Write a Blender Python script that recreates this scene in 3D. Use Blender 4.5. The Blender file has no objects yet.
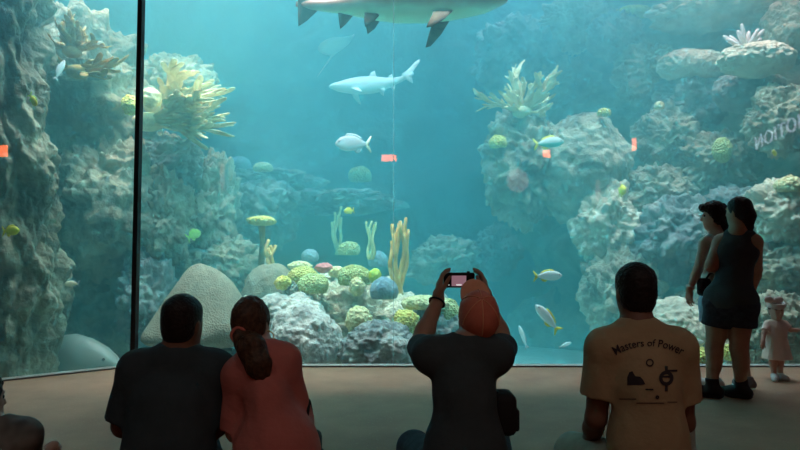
import bpy, bmesh, math, random
import numpy as np
from mathutils import Vector, Matrix, Euler, noise
from mathutils.bvhtree import BVHTree

C = bpy.context.scene.collection
PI = math.pi
random.seed(7)

# ------------------------------------------------------------------ camera
CAM_Z = 1.12
FPX = 640.0
TH = math.atan(33 / FPX)
cam_d = bpy.data.cameras.new('camera')
cam_d.sensor_width = 36.0
cam_d.lens = FPX / 800 * 36.0
cam_d.clip_end = 200
cam = bpy.data.objects.new('camera', cam_d)
C.objects.link(cam)
cam.location = (0, 0, CAM_Z)
cam.rotation_euler = (PI / 2 + TH, 0, 0)
bpy.context.scene.camera = cam


def at(px, py, Y):
    """the point of the place seen at a pixel of the photograph, Y metres ahead"""
    u = (px - 400) / FPX
    v = (225 - py) / FPX
    t = Y / (math.cos(TH) - v * math.sin(TH))
    return Vector((u * t, Y, CAM_Z + t * (math.sin(TH) + v * math.cos(TH))))


def m_per_px(Y):
    return Y / FPX


# ------------------------------------------------------------------ object helpers
def tag(o, label=None, cat=None, group=None, kind=None):
    if label: o['label'] = label
    if cat: o['category'] = cat
    if group: o['group'] = group
    if kind: o['kind'] = kind
    return o


def empty(name, loc, rot=(0, 0, 0), label=None, cat=None, group=None):
    o = bpy.data.objects.new(name, None)
    o.empty_display_size = .1
    C.objects.link(o)
    o.location = loc
    o.rotation_euler = rot
    return tag(o, label, cat, group)


def mesh_obj(name, verts, faces, mat, parent=None, loc=(0, 0, 0), smooth=True, world=False):
    me = bpy.data.meshes.new(name)
    me.from_pydata([tuple(v) for v in verts], [], [tuple(f) for f in faces])
    me.materials.append(mat)
    if smooth:
        me.polygons.foreach_set('use_smooth', [True] * len(me.polygons))
    me.update()
    o = bpy.data.objects.new(name, me)
    C.objects.link(o)
    o.location = loc
    if parent is not None:
        o.parent = parent
        if world:                      # verts were given in world space
            pm = Matrix.LocRotScale(parent.location, parent.rotation_euler, parent.scale)
            gp = parent.parent
            if gp is not None:
                pm = Matrix.LocRotScale(gp.location, gp.rotation_euler, gp.scale) @ pm
            me.transform(pm.inverted())
    return o


class MB:
    """collects primitives into ONE mesh"""
    def __init__(self):
        self.v = []; self.f = []

    def add(self, v, f):
        b = len(self.v)
        self.v += [tuple(p) for p in v]
        self.f += [tuple(i + b for i in q) for q in f]
        return self

    def box(self, c, s, rot=None):
        x, y, z = s[0] / 2, s[1] / 2, s[2] / 2
        R = rot.to_matrix() if rot else Matrix.Identity(3)
        vs = [R @ Vector((sx * x, sy * y, sz * z)) + Vector(c) for sz in (-1, 1) for sx, sy in ((-1, -1), (1, -1), (1, 1), (-1, 1))]
        return self.add(vs, [(3, 2, 1, 0), (4, 5, 6, 7), (0, 1, 5, 4), (1, 2, 6, 5), (2, 3, 7, 6), (3, 0, 4, 7)])

    def bevel_box(self, c, s, b, rot=None):
        bm = bmesh.new()
        bmesh.ops.create_cube(bm, size=1)
        bmesh.ops.scale(bm, vec=s, verts=bm.verts)
        bmesh.ops.bevel(bm, geom=bm.edges[:], offset=b, segments=3, affect='EDGES', profile=.5)
        R = rot.to_matrix() if rot else Matrix.Identity(3)
        bm.verts.index_update()
        vs = [R @ v.co + Vector(c) for v in bm.verts]
        fs = [[v.index for v in f.verts] for f in bm.faces]
        bm.free()
        return self.add(vs, fs)

    def loft(self, pts, radii, n=12, up=Vector((0, 0, 1)), cap=True):
        """tube through pts; radii: r or (r_side, r_up)"""
        pts = [Vector(p) for p in pts]
        base = len(self.v)
        prev = None
        for i, p in enumerate(pts):
            t = (pts[min(i + 1, len(pts) - 1)] - pts[max(i - 1, 0)]).normalized()
            if prev is None:
                side = t.cross(up)
                if side.length < 1e-4: side = t.cross(Vector((0, 1, 0)))
            else:
                side = prev - t * prev.dot(t)
            side.normalize(); prev = side
            u = side.cross(t).normalized()
            r = radii[i]
            ra, rb = (r, r) if not isinstance(r, (tuple, list)) else r
            for k in range(n):
                a = 2 * PI * k / n
                self.v.append(tuple(p + side * (ra * math.cos(a)) + u * (rb * math.sin(a))))
        for i in range(len(pts) - 1):
            for k in range(n):
                a = base + i * n + k; b = base + i * n + (k + 1) % n
                self.f.append((a, b, b + n, a + n))
        if cap:
            self.f.append(tuple(base + k for k in reversed(range(n))))
            e = base + (len(pts) - 1) * n
            self.f.append(tuple(e + k for k in range(n)))
        return self

    def plate(self, outline, th, M=None):
        """closed 2-D outline (x,z) given a thickness along y, edges thinner than the middle"""
        M = M or Matrix.Identity(4)
        n = len(outline)
        cx = sum(p[0] for p in outline) / n; cz = sum(p[1] for p in outline) / n
        vs = []
        for s in (-1, 1):
            vs += [M @ Vector((x, s * th * .15, z)) for x, z in outline]
            vs += [M @ Vector((cx + (x - cx) * .6, s * th * .5, cz + (z - cz) * .6)) for x, z in outline]
            vs.append(M @ Vector((cx, s * th * .5, cz)))
        f = []
        m = 2 * n + 1
        for s in (0, 1):
            o = s * m
            for k in range(n):
                k2 = (k + 1) % n
                q = (o + k, o + k2, o + n + k2, o + n + k)
                t = (o + n + k, o + n + k2, o + 2 * n)
                f += [q, t] if s == 0 else [q[::-1], t[::-1]]
        for k in range(n):
            k2 = (k + 1) % n
            f.append((k2, k, m + k, m + k2))
        return self.add(vs, f)

    def ball(self, c, r, sub=2):
        bm = bmesh.new()
        bmesh.ops.create_icosphere(bm, subdivisions=sub, radius=1)
        r = r if isinstance(r, (tuple, list)) else (r, r, r)
        bm.verts.index_update()
        vs = [(c[0] + v.co.x * r[0], c[1] + v.co.y * r[1], c[2] + v.co.z * r[2]) for v in bm.verts]
        fs = [[v.index for v in f.verts] for f in bm.faces]
        bm.free()
        return self.add(vs, fs)

    def build(self, name, mat, parent=None, loc=(0, 0, 0), smooth=True, world=False):
        return mesh_obj(name, self.v, self.f, mat, parent, loc, smooth, world)


# ------------------------------------------------------------------ materials
def material(name, cols, rough=.8, scale=4.0, detail=6, bump=0.0, bscale=20.0, kind='noise', spec=.3, metal=0.0, sss=0, dist=.02, sheen=0):
    """principled surface whose colour wanders between cols over a noise; bump from a finer pattern"""
    m = bpy.data.materials.new(name)
    m.use_nodes = True
    nt = m.node_tree; N = nt.nodes; L = nt.links
    bs = N['Principled BSDF']
    bs.inputs['Roughness'].default_value = rough
    bs.inputs['Specular IOR Level'].default_value = spec
    bs.inputs['Metallic'].default_value = metal
    if sheen: bs.inputs['Sheen Weight'].default_value = sheen
    tc = N.new('ShaderNodeTexCoord')
    if len(cols) == 1:
        bs.inputs['Base Color'].default_value = (*cols[0], 1)
    else:
        nz = N.new('ShaderNodeTexNoise')
        nz.inputs['Scale'].default_value = scale
        nz.inputs['Detail'].default_value = detail
        nz.inputs['Roughness'].default_value = .62
        L.new(tc.outputs['Object'], nz.inputs['Vector'])
        r = N.new('ShaderNodeValToRGB')
        e = r.color_ramp.elements
        n = len(cols)
        pos = [.32 + .36 * i / (n - 1) for i in range(n)]
        e[0].position = pos[0]; e[0].color = (*cols[0], 1)
        e[1].position = pos[-1]; e[1].color = (*cols[-1], 1)
        for i in range(1, n - 1):
            q = e.new(pos[i]); q.color = (*cols[i], 1)
        L.new(nz.outputs['Fac'], r.inputs['Fac'])
        L.new(r.outputs['Color'], bs.inputs['Base Color'])
    if bump:
        if kind == 'noise':
            t = N.new('ShaderNodeTexNoise'); t.inputs['Detail'].default_value = 8
            t.inputs['Scale'].default_value = bscale; out = t.outputs['Fac']
        elif kind == 'cells':
            t = N.new('ShaderNodeTexVoronoi'); t.inputs['Scale'].default_value = bscale; out = t.outputs['Distance']
        else:                                  # meander: brain coral grooves
            n2 = N.new('ShaderNodeTexNoise'); n2.inputs['Scale'].default_value = bscale * .25
            L.new(tc.outputs['Object'], n2.inputs['Vector'])
            t = N.new('ShaderNodeTexWave'); t.inputs['Scale'].default_value = bscale
            t.inputs['Distortion'].default_value = 9; t.inputs['Detail'].default_value = 2
            out = t.outputs['Fac']
        L.new(tc.outputs['Object'], t.inputs['Vector'])
        b = N.new('ShaderNodeBump'); b.inputs['Strength'].default_value = bump; b.inputs['Distance'].default_value = dist
        L.new(out, b.inputs['Height'])
        L.new(b.outputs['Normal'], bs.inputs['Normal'])
    return m


def emission(name, col, strength):
    m = bpy.data.materials.new(name); m.use_nodes = True
    bs = m.node_tree.nodes['Principled BSDF']
    bs.inputs['Base Color'].default_value = (*col, 1)
    bs.inputs['Emission Color'].default_value = (*col, 1)
    bs.inputs['Emission Strength'].default_value = strength
    return m


def glass_material():
    m = bpy.data.materials.new('acrylic_pane'); m.use_nodes = True
    nt = m.node_tree; N = nt.nodes; L = nt.links
    N.remove(N['Principled BSDF'])
    out = N['Material Output']
    tr = N.new('ShaderNodeBsdfTransparent'); tr.inputs['Color'].default_value = (.985, .995, .99, 1)
    gl = N.new('ShaderNodeBsdfGlossy'); gl.inputs['Roughness'].default_value = .004
    lw = N.new('ShaderNodeLayerWeight'); lw.inputs['Blend'].default_value = .5
    p = N.new('ShaderNodeMath'); p.operation = 'POWER'; p.inputs[1].default_value = 5
    L.new(lw.outputs['Facing'], p.inputs[0])
    ma = N.new('ShaderNodeMath'); ma.operation = 'MULTIPLY_ADD'; ma.inputs[1].default_value = .96; ma.inputs[2].default_value = .04
    L.new(p.outputs[0], ma.inputs[0])
    mx = N.new('ShaderNodeMixShader')
    L.new(ma.outputs[0], mx.inputs[0]); L.new(tr.outputs[0], mx.inputs[1]); L.new(gl.outputs[0], mx.inputs[2])
    L.new(mx.outputs[0], out.inputs['Surface'])
    return m


def wet_face_material():
    m = bpy.data.materials.new('acrylic_water_face'); m.use_nodes = True
    nt = m.node_tree; N = nt.nodes
    N.remove(N['Principled BSDF'])
    tr = N.new('ShaderNodeBsdfTransparent'); tr.inputs['Color'].default_value = (.985, .995, .99, 1)
    nt.links.new(tr.outputs[0], N['Material Output'].inputs['Surface'])
    return m


def sealant_material():
    m = bpy.data.materials.new('clear_sealant'); m.use_nodes = True
    nt = m.node_tree; N = nt.nodes; L = nt.links
    N.remove(N['Principled BSDF'])
    tr = N.new('ShaderNodeBsdfTransparent'); tr.inputs['Color'].default_value = (.9, .94, .94, 1)
    tl = N.new('ShaderNodeBsdfTranslucent'); tl.inputs['Color'].default_value = (.9, .95, .95, 1)
    mx = N.new('ShaderNodeMixShader'); mx.inputs[0].default_value = .13
    L.new(tr.outputs[0], mx.inputs[1]); L.new(tl.outputs[0], mx.inputs[2]); L.new(mx.outputs[0], N['Material Output'].inputs['Surface'])
    return m


def water_material(scat_col, scat_d, abs_col, abs_d, aniso=.0):
    m = bpy.data.materials.new('tank_water'); m.use_nodes = True
    nt = m.node_tree; N = nt.nodes; L = nt.links
    N.remove(N['Principled BSDF'])
    s = N.new('ShaderNodeVolumeScatter'); s.inputs['Color'].default_value = (*scat_col, 1)
    s.inputs['Density'].default_value = scat_d; s.inputs['Anisotropy'].default_value = aniso
    a = N.new('ShaderNodeVolumeAbsorption'); a.inputs['Color'].default_value = (*abs_col, 1); a.inputs['Density'].default_value = abs_d
    ad = N.new('ShaderNodeAddShader')
    L.new(s.outputs[0], ad.inputs[0]); L.new(a.outputs[0], ad.inputs[1])
    L.new(ad.outputs[0], N['Material Output'].inputs['Volume'])
    return m


def countershade(name, back, belly, z0, z1, rough=.45, mottling=.0):
    """animal skin whose real pattern is a dark back and a pale belly (along its own Z)"""
    m = bpy.data.materials.new(name); m.use_nodes = True
    nt = m.node_tree; N = nt.nodes; L = nt.links
    bs = N['Principled BSDF']; bs.inputs['Roughness'].default_value = rough
    tc = N.new('ShaderNodeTexCoord'); sp = N.new('ShaderNodeSeparateXYZ')
    L.new(tc.outputs['Object'], sp.inputs[0])
    nz = N.new('ShaderNodeTexNoise'); nz.inputs['Scale'].default_value = 6; L.new(tc.outputs['Object'], nz.inputs['Vector'])
    ad = N.new('ShaderNodeMath'); ad.operation = 'MULTIPLY_ADD'; ad.inputs[1].default_value = mottling; L.new(nz.outputs['Fac'], ad.inputs[0]); L.new(sp.outputs['Z'], ad.inputs[2])
    mr = N.new('ShaderNodeMapRange'); mr.inputs['From Min'].default_value = z0 + mottling * .5; mr.inputs['From Max'].default_value = z1 + mottling * .5
    L.new(ad.outputs[0], mr.inputs['Value'])
    mx = N.new('ShaderNodeMix'); mx.data_type = 'RGBA'
    mx.inputs['A'].default_value = (*belly, 1); mx.inputs['B'].default_value = (*back, 1)
    L.new(mr.outputs['Result'], mx.inputs['Factor']); L.new(mx.outputs['Result'], bs.inputs['Base Color'])
    return m


MT = {}
MT['rock'] = material('reef_rock', [(.14, .125, .085), (.38, .345, .24), (.64, .58, .42)], .95, 1.6, 8, 1.0, 9, dist=.09)
MT['rock_brown'] = material('brown_rock', [(.07, .06, .04), (.24, .215, .14), (.50, .45, .31)], .95, 1.7, 8, 1.0, 9, dist=.09)
MT['rock_grey'] = material('grey_rock', [(.34, .34, .31), (.56, .54, .47), (.80, .76, .64)], .95, 2.4, 8, 1.0, 12, dist=.06)
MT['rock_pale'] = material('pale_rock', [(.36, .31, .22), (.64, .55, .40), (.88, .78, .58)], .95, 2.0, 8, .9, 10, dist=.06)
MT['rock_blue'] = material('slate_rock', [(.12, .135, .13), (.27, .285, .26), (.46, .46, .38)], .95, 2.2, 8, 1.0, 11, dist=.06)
MT['rubble'] = material('rubble', [(.40, .35, .26), (.70, .62, .47), (.92, .84, .64)], .95, 5, 8, 1.0, 22, dist=.05)
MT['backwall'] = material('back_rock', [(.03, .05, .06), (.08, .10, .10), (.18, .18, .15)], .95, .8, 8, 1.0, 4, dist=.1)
MT['mound'] = material('mound_coral_skin', [(.21, .19, .135), (.31, .28, .20)], .9, 14, 8, .5, 48, 'cells', dist=.018)
MT['brain_yellow'] = material('brain_coral_yellow', [(.52, .46, .10), (.86, .78, .24)], .8, 9, 6, 1.0, 34, 'cells', dist=.04)
MT['brain_green'] = material('brain_coral_green', [(.40, .46, .15), (.74, .76, .34)], .8, 9, 6, 1.0, 34, 'cells', dist=.04)
MT['coral_yellow'] = material('coral_yellow', [(.62, .52, .08), (.95, .86, .26)], .8, 12, 6, .9, 30, 'cells', dist=.03)
MT['coral_pale'] = material('coral_pale', [(.58, .52, .24), (.92, .86, .48)], .8, 9, 6, .9, 24, 'cells', dist=.03)
MT['coral_tan'] = material('coral_tan', [(.55, .44, .20), (.84, .72, .40), (.95, .88, .58)], .8, 5, 6, .8, 34, dist=.02)
MT['coral_brown'] = material('coral_brown', [(.26, .15, .04), (.52, .34, .10)], .85, 7, 6, .8, 34, dist=.02)
MT['coral_lime'] = material('coral_lime', [(.50, .70, .06), (.80, .95, .20)], .8, 9, 4, .6, 30, dist=.02)
MT['coral_pink'] = material('coral_pink', [(.50, .12, .14), (.80, .30, .30)], .8, 9, 4, .6, 30, dist=.02)
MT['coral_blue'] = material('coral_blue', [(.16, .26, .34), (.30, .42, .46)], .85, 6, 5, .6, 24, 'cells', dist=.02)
MT['rod_orange'] = material('sea_rod_orange', [(.70, .40, .10), (.92, .62, .22)], .8, 9, 4, .5, 60, dist=.01)
MT['rod_green'] = material('sea_rod_green', [(.45, .50, .22), (.70, .72, .36)], .8, 9, 4, .5, 60, dist=.01)
MT['anemone'] = material('anemone_skin', [(.62, .52, .48), (.86, .76, .70)], .6, 8, 4)
MT['sand'] = material('coral_sand', [(.62, .60, .52), (.80, .78, .68)], .95, 3, 6, .6, 40, dist=.02)
MT['black'] = material('black_paint', [(.008, .008, .009)], .6)
MT['wall'] = material('dark_wall_paint', [(.13, .13, .13), (.17, .17, .17)], .85, 3)
MT['ceil'] = material('dark_ceiling', [(.14, .14, .14)], .95)
MT['sill'] = material('window_sill', [(.20, .20, .18), (.26, .26, .23)], .6, 20)
MT['sealant'] = None
MT['glass'] = glass_material()
MT['sealant'] = sealant_material()
MT['wet_face'] = wet_face_material()
MT['skin_tan'] = material('skin_tan', [(.36, .20, .13), (.44, .25, .17)], .55, 12)
MT['skin_light'] = material('skin_light', [(.50, .31, .23), (.58, .37, .28)], .55, 12)
MT['skin_brown'] = material('skin_brown', [(.16, .08, .05), (.21, .11, .07)], .55, 12)
MT['hair_black'] = material('hair_black', [(.006, .005, .005), (.02, .016, .014)], .5, 60, 4, .6, 90, dist=.01)
MT['hair_brown'] = material('hair_brown', [(.035, .018, .010), (.11, .06, .032)], .45, 50, 4, .6, 90, dist=.01)
MT['cloth_black'] = material('black_cotton', [(.038, .056, .062), (.050, .070, .077)], .9, 8, 4, .3, 14, dist=.03)
MT['cloth_navy'] = material('navy_cotton', [(.034, .056, .065), (.046, .070, .081)], .9, 8, 4, .3, 14, dist=.03)
MT['cloth_red'] = material('coral_red_cotton', [(.48, .155, .13), (.56, .185, .155)], .9, 6, 4, .4, 12, dist=.03)
MT['cloth_yellow'] = material('yellow_cotton', [(.36, .28, .16), (.42, .33, .19)], .9, 6, 4, .4, 12, dist=.03)
MT['cap_orange'] = material('orange_cap_cloth', [(.55, .16, .10), (.64, .20, .13)], .85, 20, 4, .3, 90, dist=.004)
MT['cap_bill'] = material('faded_orange_bill', [(.72, .34, .20), (.80, .40, .25)], .85, 20)
MT['denim'] = material('dark_denim', [(.020, .032, .045), (.038, .056, .075)], .9, 30, 4, .3, 60, dist=.006)
MT['denim_light'] = material('light_denim', [(.22, .32, .42), (.34, .45, .55)], .9, 30, 4, .3, 60, dist=.006)
MT['cloth_white'] = material('white_cotton', [(.56, .54, .50), (.66, .64, .60)], .9, 8, 4, .3, 14, dist=.02)
MT['dress'] = material('pale_pink_cotton', [(.66, .52, .44), (.74, .60, .50)], .9, 8, 4, .3, 14, dist=.02)
MT['stripe'] = material('grey_knit', [(.06, .065, .06), (.22, .24, .22)], .9, 9, 2, .3, 40, dist=.01)
MT['khaki'] = material('pale_khaki', [(.30, .30, .24), (.40, .40, .32)], .9, 12)
MT['shoe_black'] = material('black_shoe', [(.010, .010, .012)], .6)
MT['shoe_grey'] = material('grey_shoe', [(.10, .10, .10), (.2, .2, .2)], .7, 20)
MT['shoe_white'] = material('white_shoe', [(.62, .60, .56)], .6)
MT['print_ink'] = material('dark_print_ink', [(.035, .03, .035)], .9)
MT['gold'] = material('gold_metal', [(.75, .50, .20)], .3, metal=1.0)
MT['eye_dark'] = material('eye_dark', [(.01, .01, .01)], .15, spec=.6)
MT['plastic'] = material('black_plastic', [(.010, .010, .011)], .4)
MT['nylon'] = material('black_nylon', [(.012, .012, .013)], .8, bump=.3, bscale=120, dist=.003)
MT['bag_pink'] = material('elastic_pink', [(.55, .16, .12)], .8)


def floor_material():
    m = material('speckled_concrete', [(.30, .172, .108), (.40, .232, .143)], .7, 2.2, 8, .25, 90, dist=.01)
    nt = m.node_tree; N = nt.nodes; L = nt.links
    bs = N['Principled BSDF']
    src = bs.inputs['Base Color'].links[0].from_socket
    tc = [n for n in N if n.type == 'TEX_COORD'][0]
    v = N.new('ShaderNodeTexVoronoi'); v.inputs['Scale'].default_value = 26
    L.new(tc.outputs['Object'], v.inputs['Vector'])
    r = N.new('ShaderNodeValToRGB'); r.color_ramp.elements[0].position = .09; r.color_ramp.elements[0].color = (1, 1, 1, 1)
    r.color_ramp.elements[1].position = .16; r.color_ramp.elements[1].color = (0, 0, 0, 1)
    L.new(v.outputs['Distance'], r.inputs['Fac'])
    mul = N.new('ShaderNodeMath'); mul.operation = 'MULTIPLY'; mul.inputs[1].default_value = .35
    L.new(r.outputs['Color'], mul.inputs[0])
    mx = N.new('ShaderNodeMix'); mx.data_type = 'RGBA'
    L.new(mul.outputs[0], mx.inputs['Factor']); L.new(src, mx.inputs['A']); mx.inputs['B'].default_value = (.62, .42, .30, 1)
    L.new(mx.outputs['Result'], bs.inputs['Base Color'])
    return m


MT['floor'] = floor_material()

# ------------------------------------------------------------------ the room and the tank shell
GL = [(-5.6, 4.15), (-2.745, 6.66), (-.068, 6.66), (5.6, 6.66)]       # line of the window panels on the floor
TOP = 5.0
FZ = -.7          # tank floor
WZ = 6.9          # water level


def prism(name, poly, z0, z1, mat, kind='structure', parent=None):
    n = len(poly)
    v = [(x, y, z0) for x, y in poly] + [(x, y, z1) for x, y in poly]
    f = [tuple(reversed(range(n))), tuple(range(n, 2 * n))] + [(k, (k + 1) % n, n + (k + 1) % n, n + k) for k in range(n)]
    o = mesh_obj(name, v, f, mat, parent, smooth=False)
    if kind: o['kind'] = kind
    return o


def wall_seg(name, a, b, z0, z1, th, mat, parent=None, kind='structure'):
    a = Vector((*a, 0)); b = Vector((*b, 0))
    d = (b - a).normalized(); nrm = Vector((-d.y, d.x, 0)) * th
    return prism(name, [(a.x, a.y), (b.x, b.y), ((b + nrm).x, (b + nrm).y), ((a + nrm).x, (a + nrm).y)], z0, z1, mat, kind, parent)


prism('floor', [(-5.6, -7.5), (5.6, -7.5), (5.6, 6.64), (-.068, 6.63), (-2.745, 6.63), (-5.6, 4.12)], -.2, 0, MT['floor'])
# the low step the visitors sit on
prism('floor_step', [(-5.6, -7.5), (5.6, -7.5), (5.6, 2.72), (-5.6, 2.72)], 0, .25, MT['floor'])
prism('ceiling', [(-5.7, -7.6), (5.7, -7.6), (5.7, 6.95), (-2.745, 6.95), (-5.7, 4.4)], TOP, TOP + .2, MT['ceil'])
prism('wall_back', [(-5.7, -7.7), (5.7, -7.7), (5.7, -7.5), (-5.7, -7.5)], -.2, TOP + .2, MT['wall'])
prism('wall_left', [(-5.8, -7.7), (-5.6, -7.7), (-5.6, 4.2), (-5.8, 4.2)], -.2, TOP + .2, MT['wall'])
prism('wall_right', [(5.6, -7.7), (5.8, -7.7), (5.8, 6.8), (5.6, 6.8)], -.2, TOP + .2, MT['wall'])
wn = 0
for a, b in zip(GL[:-1], GL[1:]):
    wn += 1
    pane = wall_seg('window_%d' % wn, a, b, .0, TOP, .07, MT['glass'])
    pane.data.materials.append(MT['wet_face'])
    for k_, p_ in enumerate(pane.data.polygons): p_.material_index = 0 if k_ == 2 else 1
    # pale ledge under each panel, flush with the floor
    wall_seg('trim_%d' % wn, a, b, -.2, .012, .12, MT['sill'])
# black post at the corner and the thin joint between the two big panels
MB().box((-2.745, 6.665, TOP / 2), (.046, .09, TOP)).build('trim_4', MT['black'], smooth=False)['kind'] = 'structure'
MB().box((-.068, 6.695, TOP / 2), (.010, .072, TOP)).build('trim_5', MT['sealant'], smooth=False)['kind'] = 'structure'
# header above the panels closing the tank off from the room
for i, (a, b) in enumerate(zip(GL[:-1], GL[1:])):
    wall_seg('wall_header_%s' % 'abc'[i], a, b, TOP, WZ + .6, .14, MT['black'])

TANK = [(-5.55, 4.31), (-2.78, 6.75), (-.068, 6.76), (5.6, 6.76), (9.5, 6.76), (9.5, 16), (-9, 16), (-9, 4.31)]
prism('floor_tank', TANK, FZ - .2, FZ, MT['sand'])
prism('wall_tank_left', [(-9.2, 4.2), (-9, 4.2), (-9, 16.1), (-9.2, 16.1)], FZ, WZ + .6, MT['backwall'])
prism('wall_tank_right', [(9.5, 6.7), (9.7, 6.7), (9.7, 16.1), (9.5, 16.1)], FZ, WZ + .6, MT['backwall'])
prism('wall_tank_front', [(5.6, 6.6), (9.6, 6.6), (9.6, 6.74), (5.6, 6.74)], FZ, WZ + .6, MT['black'])
prism('wall_tank_corner', [(-9.1, 4.15), (-5.6, 4.15), (-5.6, 4.28), (-9.1, 4.28)], FZ, WZ + .6, MT['black'])
water = prism('water', TANK, FZ + .001, WZ, water_material((.30, .92, 1.0), .168, (.0, .90, .98), .15, .62))


def fbm(p, o=5, h=1.0, lac=2.0):
    return noise.fractal(p, h, lac, o)


def rock_sheet(name, x0, x1, z0, z1, yfun, nx, nz, amp, seed, mat):
    """solid rock face standing up the back of the tank"""
    v = []; f = []
    for j in range(nz + 1):
        for i in range(nx + 1):
            x = x0 + (x1 - x0) * i / nx; z = z0 + (z1 - z0) * j / nz
            p = Vector((x * .45, z * .6, seed))
            d = amp * fbm(p, 6) + amp * .7 * (noise.noise(p * .5)) - .35 * amp * min(noise.voronoi(p * 1.9)[0][0], 1)
            v.append((x + .3 * noise.noise(p * 2), yfun(x, z) + d, z))
    w = nx + 1
    for j in range(nz):
        for i in range(nx):
            a = j * w + i
            f.append((a, a + 1, a + 1 + w, a + w))
    b = len(v)                          # rear face and rim
    v += [(x0, yfun(x0, z0) + 2.2, z0), (x1, yfun(x1, z0) + 2.2, z0), (x1, yfun(x1, z1) + 2.2, z1), (x0, yfun(x0, z1) + 2.2, z1)]
    f.append((b + 3, b + 2, b + 1, b))
    f.append(tuple([b, b + 1] + [nx - i for i in range(nx + 1)]))
    f.append(tuple([b + 2, b + 3] + [nz * w + i for i in range(nx + 1)]))
    f.append(tuple([b + 1, b + 2] + [nx + w * (nz - j) for j in range(nz + 1)]))
    f.append(tuple([b + 3, b] + [w * j for j in range(nz + 1)]))
    o = mesh_obj(name, v, f, mat)
    o['kind'] = 'structure'
    return o


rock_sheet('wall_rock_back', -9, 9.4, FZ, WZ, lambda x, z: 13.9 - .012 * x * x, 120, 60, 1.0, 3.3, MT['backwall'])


def wall_y(x, z):
    return 14.8 - 1.05 * (x - 1.6) + .18 * (z - 2)


rock_sheet('wall_rock_right', 1.9, 8.6, FZ, WZ, wall_y, 100, 100, .8, 9.1, MT['rock'])

# ------------------------------------------------------------------ rocks
def rock_mesh(r, seed, amp=.22, freq=1.3, sub=5, lump=.12, fine=.05, crag=0.0, squash=0.0, flat=None):
    bm = bmesh.new()
    bmesh.ops.create_icosphere(bm, subdivisions=sub, radius=1)
    o = Vector((seed * 7.13, seed * 3.7, seed * 1.9))
    mr = (r[0] + r[1] + r[2]) / 3
    for v in bm.verts:
        d = v.co.normalized()
        q = Vector((d.x * r[0], d.y * r[1], d.z * r[2])) / mr
        k = 1 + amp * fbm(q * freq + o, 3)
        if lump: k += lump * (.55 - min(noise.voronoi(q * freq * 2.1 + o)[0][0], 1.1))
        if fine: k += fine * fbm(q * freq * 6 + o, 4)
        if crag:
            k += crag * (abs(noise.noise(q * freq * 2.3 + o)) - .25) * 1.6 + crag * .8 * (.5 - min(noise.voronoi(q * freq * 5 + o)[0][0] * 1.3, 1.1)) + crag * .5 * (abs(noise.noise(q * freq * 9 + o)) - .2)
        if squash: k *= 1 - squash * max(0, -d.z)
        v.co = Vector((d.x * r[0], d.y * r[1], d.z * r[2])) * k
        if flat is not None and v.co.z < -flat * r[2]:
            v.co.z = -flat * r[2] + (v.co.z + flat * r[2]) * .08
    bm.verts.index_update()
    vs = [v.co.copy() for v in bm.verts]; fs = [[v.index for v in f.verts] for f in bm.faces]
    bm.free()
    return vs, fs


RS = [0]


def rock(label, px, py, rx, ry, Y, mat='rock', dy=None, name='boulder', cat='rock', group=None, sub=5, seed=None, **kw):
    RS[0] += 1
    if name == 'boulder':
        sub = 6; kw.setdefault('crag', .0 if 'smooth' in label else .17)
    s = m_per_px(Y)
    r = (rx * s, (dy if dy else (rx + ry) * .5 * s), ry * s)
    vs, fs = rock_mesh(r, seed if seed else RS[0], sub=sub, **kw)
    o = mesh_obj(name, vs, fs, MT[mat], loc=at(px, py, Y))
    return tag(o, label, cat, group)


def column_rock(label, px, ys, half, Y, mat, seed, dy=.8, nseg=220, nring=260, amp=.3):
    """tall weathered rock pillar: px centre and half width in pixels at heights ys"""
    s = m_per_px(Y)
    v = []; f = []
    ox = Vector((seed, seed * 2.1, 0))
    for j in range(nring + 1):
        t = j / nring
        k = t * (len(ys) - 1); i = min(int(k), len(ys) - 2); fr = k - i
        fr = fr * fr * (3 - 2 * fr)
        cx = px[i] + (px[i + 1] - px[i]) * fr; hw = (half[i] + (half[i + 1] - half[i]) * fr) * s; y = ys[i] + (ys[i + 1] - ys[i]) * (k - i)
        c = at(cx, y, Y)
        for a in range(nseg):
            an = 2 * PI * a / nseg
            d = Vector((math.cos(an), math.sin(an), 0))
            q = Vector((d.x * 1.1, d.y * 1.1, c.z * .8)) + ox
            rr = 1 + amp * fbm(q, 5) + .25 * (.5 - min(noise.voronoi(q * 1.7)[0][0], 1.1)) + .05 * fbm(q * 6, 3) + .30 * (abs(noise.noise(q * 3.1)) - .25) + .16 * (.5 - min(noise.voronoi(q * 4.6)[0][0] * 1.3, 1.1)) + .10 * (abs(noise.noise(q * 9)) - .2)
            v.append((c.x + d.x * hw * rr, c.y + d.y * dy * rr, c.z))
    for j in range(nring):
        for a in range(nseg):
            b = j * nseg + a; b2 = j * nseg + (a + 1) % nseg
            f.append((b, b + nseg, b2 + nseg, b2))
    f.append(tuple(range(nseg))); f.append(tuple(nring * nseg + a for a in reversed(range(nseg))))
    base = at(px[-1], ys[-1], Y)
    v = [(x - base.x, y - base.y, z - base.z) for x, y, z in v]
    o = mesh_obj('rock_pillar', v, f, MT[mat], loc=base)
    return tag(o, label, 'rock')


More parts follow.
